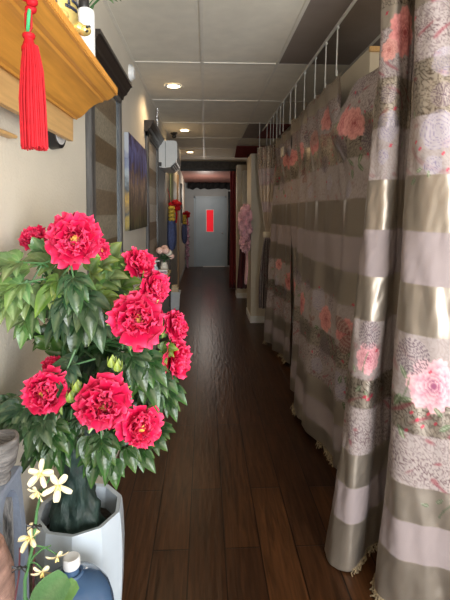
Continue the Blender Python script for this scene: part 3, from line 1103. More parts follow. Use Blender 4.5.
# hooks on the rail
HK = [(334, 24, 332.7, 72, 2.88), (324, 40, 322.5, 84, 3.15), (314.3, 55, 311, 97, 3.45), (302.7, 70.7, 301.5, 109, 3.82), (0, 0, 0, 0, 4.20), (0, 0, 0, 0, 4.45), (0, 0, 0, 0, 4.85), (0, 0, 0, 0, 5.05), (0, 0, 0, 0, 5.3), (0, 0, 0, 0, 5.55), (0, 0, 0, 0, 5.8), (0, 0, 0, 0, 6.13)]
for i, hk in enumerate(HK):
    y = hk[4]
    xh = .856
    zt = ZC - .030
    zb = 2.515
    mb = MB()
    pts = [(xh, y - .014, zt - .02), (xh, y - .012, zt - .003), (xh, y, zt + .001), (xh, y + .012, zt - .006), (xh, y + .006, zt - .03), (xh - .002, y, zt - .06), (xh - .006, y + .003, zb + .03), (xh - .008, y, zb - .015), (xh - .008, y - .014, zb - .022), (xh - .008, y - .022, zb - .005), (xh - .008, y - .018, zb + .012)]
    mb.tube(pts, .0042, 6)
    mb.ball((xh, y, zt - .004), .011, 8, 6)
    order = ['first', 'second', 'third', 'fourth', 'fifth', 'sixth', 'seventh', 'eighth', 'ninth', 'tenth', 'eleventh', 'farthest'][i]
    tag(build('curtain_hook', mb, M['wire']), f'{order} long white wire hook on the ceiling rail, counted from the nearest', 'hook', 'white wire hooks on the curtain rail')


# ---- plain hanging cloths further along
def drape(name, label, cat, x0, x1, y, zt, zb, m, folds=4, amp=.03, dy=.0, taper=0):
    P = []
    for i in range(20):
        t = i / 19
        row = []
        for j in range(41):
            s = j / 40
            x = x0 + (x1 - x0) * s + taper * (s - .5) * t
            row.append((x + .01 * math.sin(5 * t + 9 * s), y + dy * s + amp * math.sin(2 * PI * folds * s + 1.2 * t + x0 * 9) * (.5 + .5 * t), zt + (zb - zt) * t))
        P.append(row)
    return tag(build(name, MB().grid(P), m, thick=.006), label, cat)


a, b_ = at(230, 186, 9.3), at(239.5, 290, 9.3)
drape('red_drape', 'deep red drape hanging beside the cream pilaster near the corridor end', 'drape', a.x, b_.x + .03, 9.3, 2.47, .02, M['redcloth'], 4)
a, b_ = at(228, 192, 12.6), at(234, 265, 12.6)
drape('black_drape', 'black cloth hanging just right of the grey end door', 'drape', a.x, b_.x + .1, 12.6, 2.2, .10, M['blackcloth'], 3)
a, b_ = at(246.5, 158, 7.7), at(256, 290, 7.7)
drape('wine_drape', 'wine red drape hanging behind the pink tulle bundle', 'drape', a.x + .02, b_.x + .2, 7.75, 2.62, .55, M['darkred'], 4)
a, b_ = at(238.5, 262, 7.25), at(250, 289, 7.25)
drape('wine_skirt', 'short wine red cloth hanging under the pink tulle bundle', 'cloth', a.x + .02, b_.x, 7.30, 1.22, b_.z, M['darkred'], 3, .03, 0, .06)

# pink tulle bundle
pc = at(246, 225, 6.46)
pc.x = .60
pk = thing('tulle_bundle', (pc.x, 6.46, at(248, 285, 6.46).z), 'ruffled pink tulle bundle hanging on the corridor side of the cream wall end', 'tulle decoration')


def ruffle_ball(c, r, n, m, name, parent):
    mb = MB()
    for k in range(n):
        th = math.acos(1 - 2 * (k + .5) / n)
        ph = k * 2.399
        d = Vector((math.sin(th) * math.cos(ph), math.sin(th) * math.sin(ph), math.cos(th)))
        side = d.cross(Vector((.3, .2, 1))).normalized()
        tv = d.cross(side)
        P = []
        for i in range(4):
            row = []
            rr = .25 + .25 * i
            for j in range(13):
                a = 2 * PI * j / 12
                w = .34 * i / 3
                row.append(Vector(c) + Vector(((d.x * rr + (side.x * math.cos(a) + tv.x * math.sin(a)) * w + .1 * d.x * math.sin(4 * a + k) * i / 3) * r[0], (d.y * rr + (side.y * math.cos(a) + tv.y * math.sin(a)) * w + .1 * d.y * math.sin(4 * a + k) * i / 3) * r[1], (d.z * rr + (side.z * math.cos(a) + tv.z * math.sin(a)) * w + .1 * d.z * math.sin(4 * a + k) * i / 3) * r[2])))
            P.append(row)
        mb.grid(P)
    mb.v = [(min(v[0], .652), v[1], v[2]) if v[1] > 6.37 else v for v in mb.v]
    return build(name, mb, m, parent, thick=.003)


ruffle_ball((pc.x, 6.46, at(248, 222, 6.46).z), (.115, .16, .25), 34, M['pink'], 'upper_ruffle', pk)
ruffle_ball((pc.x - .01, 6.46, at(247, 243, 6.46).z), (.09, .13, .14), 18, M['pink'], 'lower_ruffle', pk)
P = []
for i in range(12):
    t = i / 11
    P.append([(pc.x + .012 * math.sin(4 * t) + .015 * math.sin(s_ * 1.6 + 2 * t), 6.40 + .16 * (s_ / 8), at(247, 245, 6.46).z + (at(247, 284, 6.46).z - at(247, 245, 6.46).z) * t) for s_ in range(9)])
build('lace_tail', MB().grid(P), M['pink'], pk, thick=.004)

# ------------------------------------------------------------------ ceiling lamps
for i, (px, py) in enumerate(((174.1, 85.5), (182.5, 130), (192, 152))):
    r = ray(px, py)
    k = (ZC - EYE) / r.z
    x, y = r.x * k, r.y * k
    x = -.30
    lt = thing('recessed_light', (x, y, ZC - .012), ['nearest round recessed ceiling lamp, glowing warm', 'second round recessed ceiling lamp, level with the air conditioner', 'farthest round recessed ceiling lamp, before the charcoal beam'][i], 'ceiling lamp', 'recessed ceiling lamps')
    build('trim_ring', MB().lathe([(.062, ZC - .004), (.062, ZC - .010), (.072, ZC - .012), (.085, ZC - .010), (.088, ZC - .0065)], x, y, 28, close=False), M['white'], lt)
    build('lens', MB().lathe([(.001, ZC - .0072), (.045, ZC - .0075), (.062, ZC - .007), (.062, ZC - .0065)], x, y, 24), M['lens'], lt)
    ld = bpy.data.lights.new('lamp_light', 'SPOT')
    ld.energy = (16, 16, 16)[i]
    ld.color = (1, .72, .42)
    ld.spot_size = math.radians(150)
    ld.spot_blend = .6
    ld.shadow_soft_size = .05
    lo = bpy.data.objects.new('lamp_light', ld)
    C.objects.link(lo)
    lo.location = (x, y, ZC - .03)

# ------------------------------------------------------------------ left wall things
# mantel shelf with crown moulding
YM0, YM1 = .2, 1.75


def prof(pts):
    return [(at(px, py, YM1).x, at(px, py, YM1).z) for px, py in pts]


lip = prof([(117.5, 88.5), (117.5, 95.5)])
ms = thing('mantel_shelf', (XL + .1, 1.0, prof([(72, 141)])[0][1]), 'honey oak mantel shelf with crown moulding on the left wall', 'shelf')
zt = lip[0][1]
tb = MB().prism_y([(XL, zt), (lip[0][0], zt), (lip[1][0], lip[1][1]), (XL, lip[1][1])], YM0, YM1)
# fine ribbed edge
for k in range(int((YM1 - YM0) / .011)):
    y = YM0 + .011 * k
    tb.box(lip[0][0], lip[0][0] + .003, y, y + .006, lip[1][1] + .003, zt - .003)
build('top_board', tb, M['oak'], ms, smooth=False)
cr = [(XL, lip[1][1])] + prof([(115, 95.5), (112, 98), (108, 100.5), (104, 100.5), (103, 102.5), (99, 103), (94, 105.5), (89, 109.5), (85, 114), (81, 117.5), (78, 118.5), (77, 120), (74, 119)]) + [(XL, prof([(74, 119)])[0][1])]
cr = [cr[0]] + cr[1:]
build('crown_moulding', MB().prism_y(cr, YM0, YM1 - .001), M['oak'], ms, angle=20)
ap = prof([(73.5, 119), (73.5, 141.5)])
build('apron_board', MB().prism_y([(ap[0][0], ap[0][1]), (ap[1][0], ap[1][1]), (ap[1][0] - .018, ap[1][1]), (ap[1][0] - .018, ap[0][1])], YM0, YM1 - .004), M['oakpale'], ms, smooth=False)
SHZ = zt
SHX = lip[0][0]
# batten on the wall below it
bt0, bt1 = at(0, 129.5, 1.28), at(24, 133, 1.28)
tag(build('wall_batten', MB().rbox(XL, XL + .03, .35, 1.36, at(0, 133.5, 1.27).z, at(0, 129.6, 1.27).z, .003), M['oakpale'], smooth=False), 'narrow pale wood batten on the wall under the mantel shelf', 'batten')
# clock behind the apron
ck = at(52, 135, 1.66)
cy_, cz_ = 1.735, at(58, 127, 1.735).z
wc = thing('wall_clock', (XL, cy_, cz_ - .08), 'round black rimmed wall clock mostly hidden by the mantel apron', 'clock')


def disc_x(mb, x0, x1, cy, cz, r0, r1=None, seg=36):
    vs, fs = [], []
    r1 = r0 if r1 is None else r1
    for (x, r) in ((x0, r0), (x1, r1)):
        for i in range(seg):
            a = 2 * PI * i / seg
            vs.append((x, cy + r * math.cos(a), cz + r * math.sin(a)))
    fs = [(i, (i + 1) % seg, seg + (i + 1) % seg, seg + i) for i in range(seg)] + [tuple(range(seg)), tuple(range(2 * seg - 1, seg - 1, -1))]
    return mb.add(vs, fs)


build('rim', disc_x(MB(), XL, XL + .035, cy_, cz_, .085, .08), M['black'], wc)
build('face', disc_x(MB(), XL + .035, XL + .038, cy_, cz_, .066), M['tray'], wc)

# striped framed panels
def framed(px0, px1, ztop, zbot, label, name, m, cornice=True, xd=.03, fmat='greyframe', fw_=.085):
    ra, rb = ray(px0, 200), ray(px1, 200)
    ya, yb = (XL) * ra.y / ra.x, (XL + xd * .6) * rb.y / rb.x
    t = thing(name, (XL, (ya + yb) / 2, zbot), label, 'framed panel')
    build('woven_panel', MB().box(XL, XL + xd * .45, ya + fw_, yb - .03, zbot + .08, ztop - .03), m, t, smooth=False)
    fr = MB().rbox(XL, XL + xd, ya, ya + fw_, zbot, ztop, .005).rbox(XL, XL + xd, yb - .045, yb, zbot, ztop, .005)
    fr.rbox(XL, XL + xd, ya, yb, zbot, zbot + .085, .005).rbox(XL, XL + xd, ya, yb, ztop - .06, ztop, .005)
    build('frame', fr, M[fmat], t, smooth=False)
    build('glass_edge', MB().box(XL + xd * .45, XL + xd * .5, yb - .11, yb - .045, zbot + .08, ztop - .05), M['glass'], t, smooth=False)
    if cornice:
        x = XL
        pf = [(x, ztop - .02), (x + xd + .005, ztop - .02), (x + xd + .012, ztop + .005), (x + xd + .03, ztop + .015), (x + xd + .035, ztop + .03), (x + xd + .05, ztop + .05), (x + xd + .055, ztop + .062), (x + xd + .066, ztop + .066), (x + xd + .066, ztop + .085), (x, ztop + .085)]
        build('cornice', MB().prism_y(pf, ya - .07, yb + .03), M['blackwood'], t, angle=15)
    return t


framed(86, 121, 2.395, .75, 'large dark framed panel of brown and tan stripes beside the mantel shelf', 'framed_panel', M['stripes'])
framed(145.5, 158, 2.42, .75, 'farther dark framed panel between the canvas painting and the air conditioner', 'framed_panel', M['stripes2'])

# canvas painting
ra = ray(124.2, 200)
ya = XL * ra.y / ra.x
pz1_, pz0_ = at(124.5, 132, ya).z, at(124.5, 231, ya).z
xf = at(129.3, 200, ya).x
rb = ray(147, 200)
yb = xf * rb.y / rb.x
pt = thing('canvas_picture', (XL, (ya + yb) / 2, pz0_), 'unframed canvas painting of dark trees under a blue violet sky', 'painting')
me_ = build('canvas', MB().box(xf - .0015, xf, ya, yb, pz0_, pz1_), M['painting'], pt, smooth=False)
build('canvas_edge', MB().box(XL + .004, xf - .0015, ya, yb, pz0_, pz1_), M['canvasedge'], pt, smooth=False)

# smoke alarm on the wall
sa_ = at(131.5, 73, 3.52)
o = MB()
disc_x(o, XL, XL + .022, 3.55, at(132, 73, 3.55).z, .065, .062)
disc_x(o, XL + .022, XL + .038, 3.55, at(132, 73, 3.55).z, .052, .044)
tag(build('smoke_alarm', o, M['white']), 'small round white alarm high on the left wall', 'smoke alarm')

# beaded string
bs = MB()
yb_ = 5.28
z = ZC - .007
k = 0
bs.tube([(XL + .03, yb_, ZC - .006), (XL + .03, yb_, 2.56)], .002, 5)
while z > 2.57:
    r = .010 if k % 2 else .014
    bs.ball((XL + .03 + .004 * math.sin(k), yb_ + .005 * math.cos(2 * k), z - .012), r, 7, 5)
    z -= .021
    k += 1
tag(build('bead_string', bs, M['bead']), 'string of clear beads hanging from the ceiling at the left wall', 'bead string')

# air conditioner
ya, yb = 5.72, 6.56
x0 = XL
pz = [at(176, 140.5, ya).z, at(176, 168, ya).z]
ac = thing('air_conditioner', (XL, (ya + yb) / 2, pz[1]), 'white wall mounted air conditioner beyond the second framed panel', 'air conditioner')
T_, B_ = pz
xd = at(177, 150, ya).x
body = [(x0, T_), (xd - .03, T_), (xd - .008, T_ - .010), (xd, T_ - .035), (xd + .004, B_ + .12), (xd - .01, B_ + .085), (xd - .09, B_ + .012), (xd - .15, B_), (x0, B_ + .01)]
build('body', MB().prism_y(body, ya, yb), M['acwhite'], ac, angle=25)
vn = MB().prism_y([(xd - .018, B_ + .078), (xd - .012, B_ + .070), (xd - .082, B_ + .004), (xd - .09, B_ + .010)], ya + .04, yb - .04)
build('air_outlet', vn, M['vent'], ac, smooth=False)
lv = MB()
for k in range(3):
    c = k / 3
    lv.prism_y([(xd - .02 - .02 * k, B_ + .070 - .02 * k), (xd - .004 - .02 * k, B_ + .050 - .02 * k), (xd - .006 - .02 * k, B_ + .047 - .02 * k), (xd - .022 - .02 * k, B_ + .067 - .02 * k)], ya + .05, yb - .05)
build('louvre', lv, M['acwhite'], ac, smooth=False)
build('side_seam', MB().box(xd - .15, xd - .145, ya - .002, ya, B_ + .01, T_ - .01), M['vent'], ac, smooth=False)
build('mounting_bracket', MB().box(XL, XL + .035, ya - .03, ya, B_ + .02, B_ + .07), M['vent'], ac, smooth=False)

# black ceiling camera
r = ray(174, 132.5)
k = (ZC - EYE) / r.z
bx, by = r.x * k, r.y * k
sp = thing('ceiling_camera', (bx, by, ZC - .09), 'small black ceiling camera above the air conditioner', 'camera')
build('mount', MB().lathe([(.055, ZC - .001), (.055, ZC - .02), (.03, ZC - .035), (.02, ZC - .04)], bx, by, 20), M['black'], sp)
build('dome', MB().ball((bx, by, ZC - .06), (.035, .035, .03), 16, 10), M['black'], sp)

# little gilt shelf with things on it
ya, yb = 4.62, 5.22
zs = at(165, 272.5, 5.0).z
xs = at(169, 273, 5.0).x
sh = thing('wall_shelf', (XL, (ya + yb) / 2, zs - .12), 'small gilt shelf on the left wall behind the peonies', 'shelf')
m_ = MB()
edge = []
n = 24
XS = XL + .032
poly = [(XS, ya, zs - .025), (XS, yb, zs - .025)] + [(xs + .012 * math.sin(7 * PI * i / n), yb + (ya - yb) * i / n, zs - .025) for i in range(n + 1)]
build('top', MB().prism(poly, (0, 0, .025)), M['gilt'], sh, smooth=False)
for y in (ya + .1, yb - .1):
    build('bracket', MB().prism([(XS, y, zs - .025), (xs - .05, y, zs - .025), (xs - .08, y, zs - .06), (XS + .03, y, zs - .12), (XS, y, zs - .14)], (0, .02, 0)), M['gilt'], sh, smooth=False)
# sanitiser bottle
p = at(155.3, 268, 4.70)
sb = thing('pump_bottle', (p.x, 4.70, zs), 'small clear blue pump bottle on the gilt wall shelf', 'bottle')
build('body', MB().lathe([(.030, zs), (.033, zs + .005), (.033, zs + .085), (.026, zs + .10), (.013, zs + .108), (.013, zs + .116)], p.x, 4.70, 20), M['bottle'], sb)
build('pump', MB().lathe([(.015, zs + .116), (.015, zs + .13), (.005, zs + .134), (.005, zs + .152), (.014, zs + .154), (.014, zs + .166)], p.x, 4.70, 14).box(p.x, p.x + .045, 4.772, 4.708, zs + .156, zs + .166), M['white'], sb)
# tray
p = at(163.5, 269, 4.95)
tr = thing('tissue_box', (p.x, 4.88, zs), 'small white box lying at the front of the gilt wall shelf', 'box')
build('carton', MB().rbox(p.x - .045, p.x + .05, 4.84, 4.92, zs, zs + .05, .004), M['tray'], tr, smooth=False)
build('printed_band', MB().box(p.x - .04, p.x + .045, 4.838, 4.84, zs + .012, zs + .035), M['purple'], tr, smooth=False)
# vase of flowers
p = at(160, 262, 5.1)
vx, vy = XL + .125, 5.02
vs = thing('flower_vase', (vx, vy, zs), 'vase of blush and white artificial roses on the gilt wall shelf', 'vase of flowers')
build('vase', MB().lathe([(.03, zs), (.042, zs + .03), (.045, zs + .06), (.032, zs + .10), (.036, zs + .115)], vx, vy, 18), M['whiteflower'], vs)
mb = MB()
for k in range(26):
    a = k * 2.4
    d = Vector((math.cos(a), math.sin(a), .4 * math.sin(k * 1.7))) * random.uniform(.04, .062)
    c = Vector((vx + .01, vy, zs + .17))
    s_ = Vector((-d.y, d.x, .02)).normalized() * .02
    mb.add([c + d * .3, c + d + s_, c + d * 1.35, c + d - s_], [(0, 1, 2, 3)])
build('leaves', mb, M['green'], vs, thick=.002)
for k, (dx, dy, dz_, m__) in enumerate(((.03, -.13, .255, 'blush'), (.01, -.05, .275, 'blush'), (.05, .0, .22, 'whiteflower'), (.07, .04, .175, 'blush'), (-.01, .06, .25, 'whiteflower'), (-.03, -.17, .26, 'blush'))):
    c = (vx + dx, vy + dy, zs + dz_)
    build('rose', MB().ball(c, (.042, .042, .036), 14, 9, fn=lambda d: 1 + .12 * math.sin(9 * d.x + 7 * d.y) * math.sin(8 * d.z)), M[m__], vs)
    mbs = MB().tube([(vx, vy, zs + .10), ((vx + c[0]) / 2, (vy + c[1]) / 2, zs + .2), c], .003, 5)
    build('rose_stem', mbs, M['stem'], vs)

# waste bin
r = ray(175.5, 309)
k = -EYE / r.z
bx, by = r.x * k, r.y * k
by = 7.42
bx = at(175.2, 305, by).x
zt = at(175, 291, by).z
bn = thing('waste_bin', (bx, by, 0), 'pale grey waste bin standing against the left wall', 'bin')
wv = []
w0, w1 = .068, .085


def bin_ring(w, z, d):
    return [(bx - w, by - d, z), (bx + w, by - d, z), (bx + w, by + d, z), (bx - w, by + d, z)]


mb = MB()
rings = [bin_ring(w0, 0.002, w0 * 1.2), bin_ring(w1, zt - .03, w1 * 1.2), bin_ring(w1 + .008, zt - .03, w1 * 1.2 + .008), bin_ring(w1 + .008, zt, w1 * 1.2 + .008), bin_ring(w1 - .004, zt, w1 * 1.2 - .004), bin_ring(w0 - .004, .02, w0 * 1.2 - .004)]
vs_ = [p for r_ in rings for p in r_]
fs_ = [(0, 1, 2, 3)]
for k in range(5):
    for i in range(4):
        fs_.append((k * 4 + i, k * 4 + (i + 1) % 4, k * 4 + 4 + (i + 1) % 4, k * 4 + 4 + i))
fs_.append((20, 21, 22, 23))
build('bucket', mb.add(vs_, fs_), M['binwhite'], bn, smooth=False)
tz = at(175, 285, by).z
tag(build('paper_bag', MB().rbox(bx - .06, bx + .055, by - .07, by + .07, .03, tz - .04, .006).rbox(bx - .055, bx + .04, by - .06, by + .06, tz - .05, tz, .012), M['paper'], smooth=False), 'cream paper bag stuffed into the pale waste bin', 'bag')


# hanging wall ornaments
def ornament(px, py_top, py_bot, wpx, label, Y=None, sc_=1):
    r = ray(px, 220)
    Y = (XL + .07) * r.y / r.x
    zt, zb = at(px, py_top, Y).z, at(px, py_bot, Y).z
    x = XL + .07
    w = wpx * Y / F / 2
    t = thing('hanging_ornament', (x, Y, zb), label, 'wall ornament', 'blue cloth ornaments with red bows')
    H = zt - zb
    build('blue_bundle', MB().lathe([(.004, zb), (w * .75, zb + .05 * H), (w * 1.15, zb + .18 * H), (w * 1.25, zb + .38 * H), (w * 1.1, zb + .62 * H), (w * .7, zb + .85 * H), (w * .3, zt)], x, Y, 18, rad=lambda a, z: .62 + .10 * math.sin(5 * a)), M['bluecloth'], t)
    mb = MB()
    for k in range(4):
        z = zt - H * (.0 + .085 * k)
        mb.tube([(x - .02 + .03 * math.cos(a) + w * .3, Y - w * .5 + .045 * math.sin(a), z + .01 * math.sin(3 * a)) for a in [2 * PI * q / 10 for q in range(11)]], .026, 6)
    build('yellow_frill', mb, M['yellow'], t)
    mb = MB()
    c = Vector((x + w * .55, Y, zt + .03))
    for sx, sz in ((-1, .4), (1, .5), (-.7, -.5), (.8, -.6), (.1, 1)):
        mb.ball(c + Vector((.05 * sx * sc_, -.03 * sx, .06 * sz)), (.055 * sc_, .05, .042), 12, 8, fn=lambda d: 1 + .15 * math.sin(8 * d.x + 5 * d.z))
    mb.tube([c, c + Vector((.03, 0, -.12)), c + Vector((.02, 0, -.26))], [.012, .018, .012], 6)
    build('red_bow', mb, M['red'], t)
    build('cord', MB().tube([(x, Y, zt), (x - .03, Y, zt + .2), (XL + .004, Y, zt + .3)], .004, 5), M['red'], t)
    return t


ornament(171.5, 208, 251, 12, 'nearer blue cloth ornament with yellow frill and large red bow on the left wall')
ornament(184.3, 216, 244, 7, 'farther blue cloth ornament with a small red bow on the left wall')
r = ray(190, 240)
Yg = 12.75
mb = MB()
zt, zb = at(190, 222, Yg).z, at(190, 258, Yg).z
n = 16
for k in range(n):
    z = zt + (zb - zt) * k / (n - 1)
    mb.ball((XL + .08 + .02 * math.sin(2.4 * k), Yg + .02 * math.cos(2.4 * k), z), (.055, .055, .05), 10, 7, fn=lambda d: 1 + .2 * math.sin(9 * d.x + 7 * d.z + 5 * d.y))
mb.tube([(XL + .08, Yg, zb), (XL + .085, Yg, .02)], .03, 8)
mb.tube([(XL + .004, Yg, zt + .1), (XL + .06, Yg, zt)], .006, 6)
tag(build('flower_garland', mb, M['purple']), 'purple and pink flower garland hanging left of the end door', 'garland')
tag(build('green_hanging', MB().rbox(XL + .026, XL + .04, 7.15, 7.75, 1.45, 2.42, .004), M['greencloth'], smooth=False), 'pale green cloth panel hanging below the air conditioner', 'wall hanging')

# ------------------------------------------------------------------ on the mantel shelf
# tassel hanging over the edge
Yt = .84
tx = SHX + .014
tz = lambda py: at(32, py, Yt).z
xo = lambda px: at(px, 60, Yt).x
ts = thing('tassel', (xo(32), Yt, tz(148)), 'red silk tassel with a green jade ring hanging over the mantel edge', 'tassel')
mb = MB()
cx = xo(32)
random.seed(3)
for k in range(150):
    a = k * 2.399
    q = math.sqrt((k + .5) / 150)
    r0, r1 = .0125 * q, .0228 * q
    bz = tz(148) + random.uniform(-.004, .004)
    c, s_ = math.cos(a), math.sin(a)
    ox = .004 * (xo(33) - xo(29)) / .008
    mb.tube([(cx - .002 + r0 * c, Yt + r0 * s_, tz(46)), (cx + (r0 * .4 + r1 * .62) * c, Yt + (r0 * .4 + r1 * .62) * s_, tz(70)), (cx + r1 * c + random.uniform(-.001, .001), Yt + r1 * s_, tz(100)), (cx + .002 + r1 * 1.02 * c, Yt + r1 * s_, bz)], .0017, 5)
build('strands', mb, M['red'], ts)
hx = xo(27)
build('head', MB().lathe([(.006, tz(33)), (.0105, tz(34)), (.0115, tz(36)), (.0105, tz(38)), (.0085, tz(39)), (.0085, tz(42)), (.010, tz(43)), (.0105, tz(45)), (.0135, tz(48)), (.013, tz(52))], hx + .004, Yt, 20), M['red'], ts)
mb = MB()
for sgn in (-1, 1):
    mb.tube([(hx + .003, Yt, tz(34)), (hx + .004 + sgn * .005, Yt, tz(28)), (hx + .004 + sgn * .005, Yt, tz(14)), (hx + .005, Yt, tz(6)), (hx + .006, Yt, tz(-4))], .0022, 6)
build('cord', mb, M['red'], ts)
ring = [(hx + .004 - .0042 * math.sin(a) + .0018 * math.cos(a), Yt + .0105 * math.sin(a), (tz(10) + tz(32)) / 2 + (tz(10) - tz(32)) / 2 * .95 * math.cos(a)) for a in [2 * PI * k / 24 for k in range(25)]]
build('jade_ring', MB().tube(ring, .0032, 8, cap=False), M['jade'], ts)
mb = MB()
for k in range(5):
    mb.ball((hx + .007 + .006 * math.sin(2.2 * k), Yt + .004 * math.cos(2.2 * k), tz(3) + .010 * (k - 1)), (.011, .009, .0085), 10, 7)
mb.tube([(hx + .007, Yt, tz(3)), (SHX + .008, Yt, SHZ + .012), (SHX - .03, Yt, SHZ + .006)], .003, 6)
build('knot', mb, M['red'], ts)

# beckoning cat figurine
cY = 1.20
cX = SHX - .066
ct = thing('cat_figurine', (cX, cY, SHZ), 'gold lucky cat figurine with black markings sitting on the mantel shelf', 'figurine')
z = SHZ
build('body', MB().lathe([(.03, z), (.062, z + .006), (.070, z + .03), (.068, z + .07), (.056, z + .115), (.044, z + .14), (.034, z + .155)], cX, cY, 28), M['gold'], ct)
build('head', MB().ball((cX, cY, z + .185), (.052, .05, .045), 20, 12).ball((cX + .045, cY - .012, z + .178), (.014, .016, .012), 10, 7), M['gold'], ct)
for s_ in (-1, 1):
    build('ear', MB().lathe([(.018, z + .218), (.010, z + .236), (.001, z + .25)], cX, cY + s_ * .03, 12), M['gold'], ct)
    build('eye', MB().ball((cX + .046, cY + s_ * .02 - .004, z + .193), .007, 8, 6), M['black'], ct)
ft = at(80.5, 37, cY - .02)
f1 = build('foot', MB().ball((SHX + .010, cY + .04, z + .015), (.019, .017, .0145), 16, 10).tube([(cX + .03, cY + .02, z + .03), (SHX + .004, cY + .038, z + .0175)], [.022, .014], 12), M['gold'], ct)
f2 = build('foot', MB().ball((cX + .035, cY - .045, z + .018), (.026, .022, .018), 16, 10), M['gold'], ct)
for f_, yy in ((f1, .04),):
    for q, (dy, dz__) in enumerate(((-.011, .004), (.003, .010), (.012, -.002), (-.012, -.010))):
        build('paw_spot', MB().ball((SHX + .026 - abs(dy) * .35, cY + yy + dy * .8 - .006, z + .016 + dz__ * .8), .0042, 8, 6), M['black'], f_)
build('raised_arm', MB().tube([(cX + .02, cY - .055, z + .09), (cX + .04, cY - .075, z + .14), (cX + .045, cY - .075, z + .20)], [.02, .019, .021], 12), M['gold'], ct)
# black key-fret marking wrapped on the belly (arc strips)
mb = MB()


def arcstrip(a0, a1, z0, z1):
    n = max(2, int(abs(a1 - a0) / .06))
    P = []
    for zz in (z0, z1):
        rr = np.interp(zz - z, [0, .006, .03, .07, .115, .14], [.03, .062, .070, .068, .056, .044]) + .0012
        P.append([(cX + rr * math.cos(a0 + (a1 - a0) * k / n), cY + rr * math.sin(a0 + (a1 - a0) * k / n), zz) for k in range(n + 1)])
    mb.grid(P)


A0 = -.95
for base in (-.55, .35):
    for (u0, u1, v0, v1) in ((0, .8, .098, .106), (0, .1, .05, .106), (.7, .8, .06, .106), (.2, .8, .06, .068), (.2, .3, .06, .09), (.2, .55, .082, .09), (-.12, 0, .04, .048), (0, .5, .04, .048)):
        arcstrip(A0 + base + u0, A0 + base + u1, z + v0, z + v1)
build('key_fret_marking', mb, M['navy'], ct, thick=.002)
build('collar', MB().tube([(cX + .042 * math.cos(a), cY + .042 * math.sin(a), z + .15) for a in [2 * PI * k / 24 for k in range(25)]], .006, 8), M['red'], ct)

# white pump bottle
bY = 1.52
bX = at(86.5, 60, bY).x
wb_ = thing('spray_bottle', (bX, bY, SHZ), 'plain white bottle with black cap on the mantel shelf', 'bottle')
zz = at(86, 9, bY).z
build('body', MB().lathe([(.026, SHZ), (.0285, SHZ + .004), (.0285, zz - .02), (.0265, zz - .006), (.018, zz), (.012, zz + .003)], bX, bY, 28), M['white'], wb_)
build('cap', MB().lathe([(.016, zz), (.018, zz + .005), (.016, zz + .03), (.010, zz + .04), (.010, zz + .06), (.018, zz + .062), (.018, zz + .08)], bX - .006, bY, 18).box(bX - .05, bX, bY - .008, bY + .008, zz + .065, zz + .08), M['black'], wb_)


# leaf helper
def leaflet(mb, base, d, nrm, L, W, droop, tone, tip, nseg=7, curl=0, vein=(.32, .40, .20), blunt=False):
    d = Vector(d).normalized()
    nrm = Vector(nrm)
    side = d.cross(nrm)
    if side.length < 1e-3:
        side = d.cross(Vector((1, .2, .1)))
    side.normalize()
    nrm = side.cross(d).normalized()
    P, cols = [], []
    for i in range(nseg + 1):
        t = i / nseg
        c = Vector(base) + d * (L * t) + Vector((0, 0, -1)) * (droop * L * t * t) + nrm * (.10 * L * math.sin(PI * t))
        hw = W * (math.sin(PI * min(1, t ** .75)) ** .85 + .05 * (1 - t)) * (1 - .25 * t)
        if blunt:
            hw = W * math.sin(PI * (.06 + .82 * t)) ** .7 * (.6 + .4 * t)
        row = []
        for j in (-1, -.5, 0, .5, 1):
            row.append(c + side * (hw * j) + nrm * (.30 * hw * abs(j) - curl * hw * j * j))
            k = max(0, t - .55) / .45 * .7 + .25 * abs(j)
            k = min(1, k)
            cc = [tone[q] * (1 - k) + tip[q] * k for q in range(3)]
            if j == 0 and i < nseg:
                cc = [cc[q] * .55 + vein[q] * .45 * (sum(tone) / .35 + .25) for q in range(3)]
            cols.append(cc)
        P.append(row)
    mb.grid(P, cols)


# small trailing plant on the far end of the shelf
qX, qY = SHX - .125, 1.655
tp = thing('trailing_plant', (qX, qY, SHZ), 'small leafy plant in a dark pot at the far end of the mantel shelf', 'plant')
build('pot', MB().lathe([(.028, SHZ), (.034, SHZ + .04), (.04, SHZ + .08), (.036, SHZ + .08), (.032, SHZ + .065)], qX, qY, 20), M['bluestone'], tp)
mb = MB()
tgt = at(99, 2, 1.62)
base = Vector((qX, qY, SHZ + .07))
for k, (px, py) in enumerate(((96, 1), (103, 1), (99, 4), (92, -3), (107, -2), (86, -12), (112, -9))):
    tgt = at(px, py, 1.62)
    mid = base.lerp(tgt, .6) + Vector((0, 0, .06))
    leaflet(mb, tgt + Vector((0, 0, .02)), Vector((.8, -.3, -.25 + .1 * k)), Vector((.2, -.6, .6)), .075, .022, .25, (.07, .15, .06), (.20, .30, .14))
build('leaves', mb, M['leaf'], tp, thick=.001)
mb = MB()
for px, py in ((96, 1), (103, 1), (99, 4), (92, -3), (107, -2), (86, -12), (112, -9)):
    tgt = at(px, py, 1.62) + Vector((0, 0, .02))
    mb.tube([base, base.lerp(tgt, .5) + Vector((0, 0, .07)), tgt], .0022, 5)
build('stems', mb, M['stem'], tp)

# ------------------------------------------------------------------ the peony tree
PY = 1.40
rim = at(80, 507, PY)
PX, PZ = rim.x, rim.z
pr_ = 43 * PY / F
pt_ = thing('potted_peony', (PX, PY, 0), 'large artificial peony tree with hot pink blooms in a white faceted planter', 'potted plant')


def facet(n):
    def fn(a, z):
        q = (a + .2) % (2 * PI / n) - PI / n
        return math.cos(PI / n) / math.cos(q)
    return fn


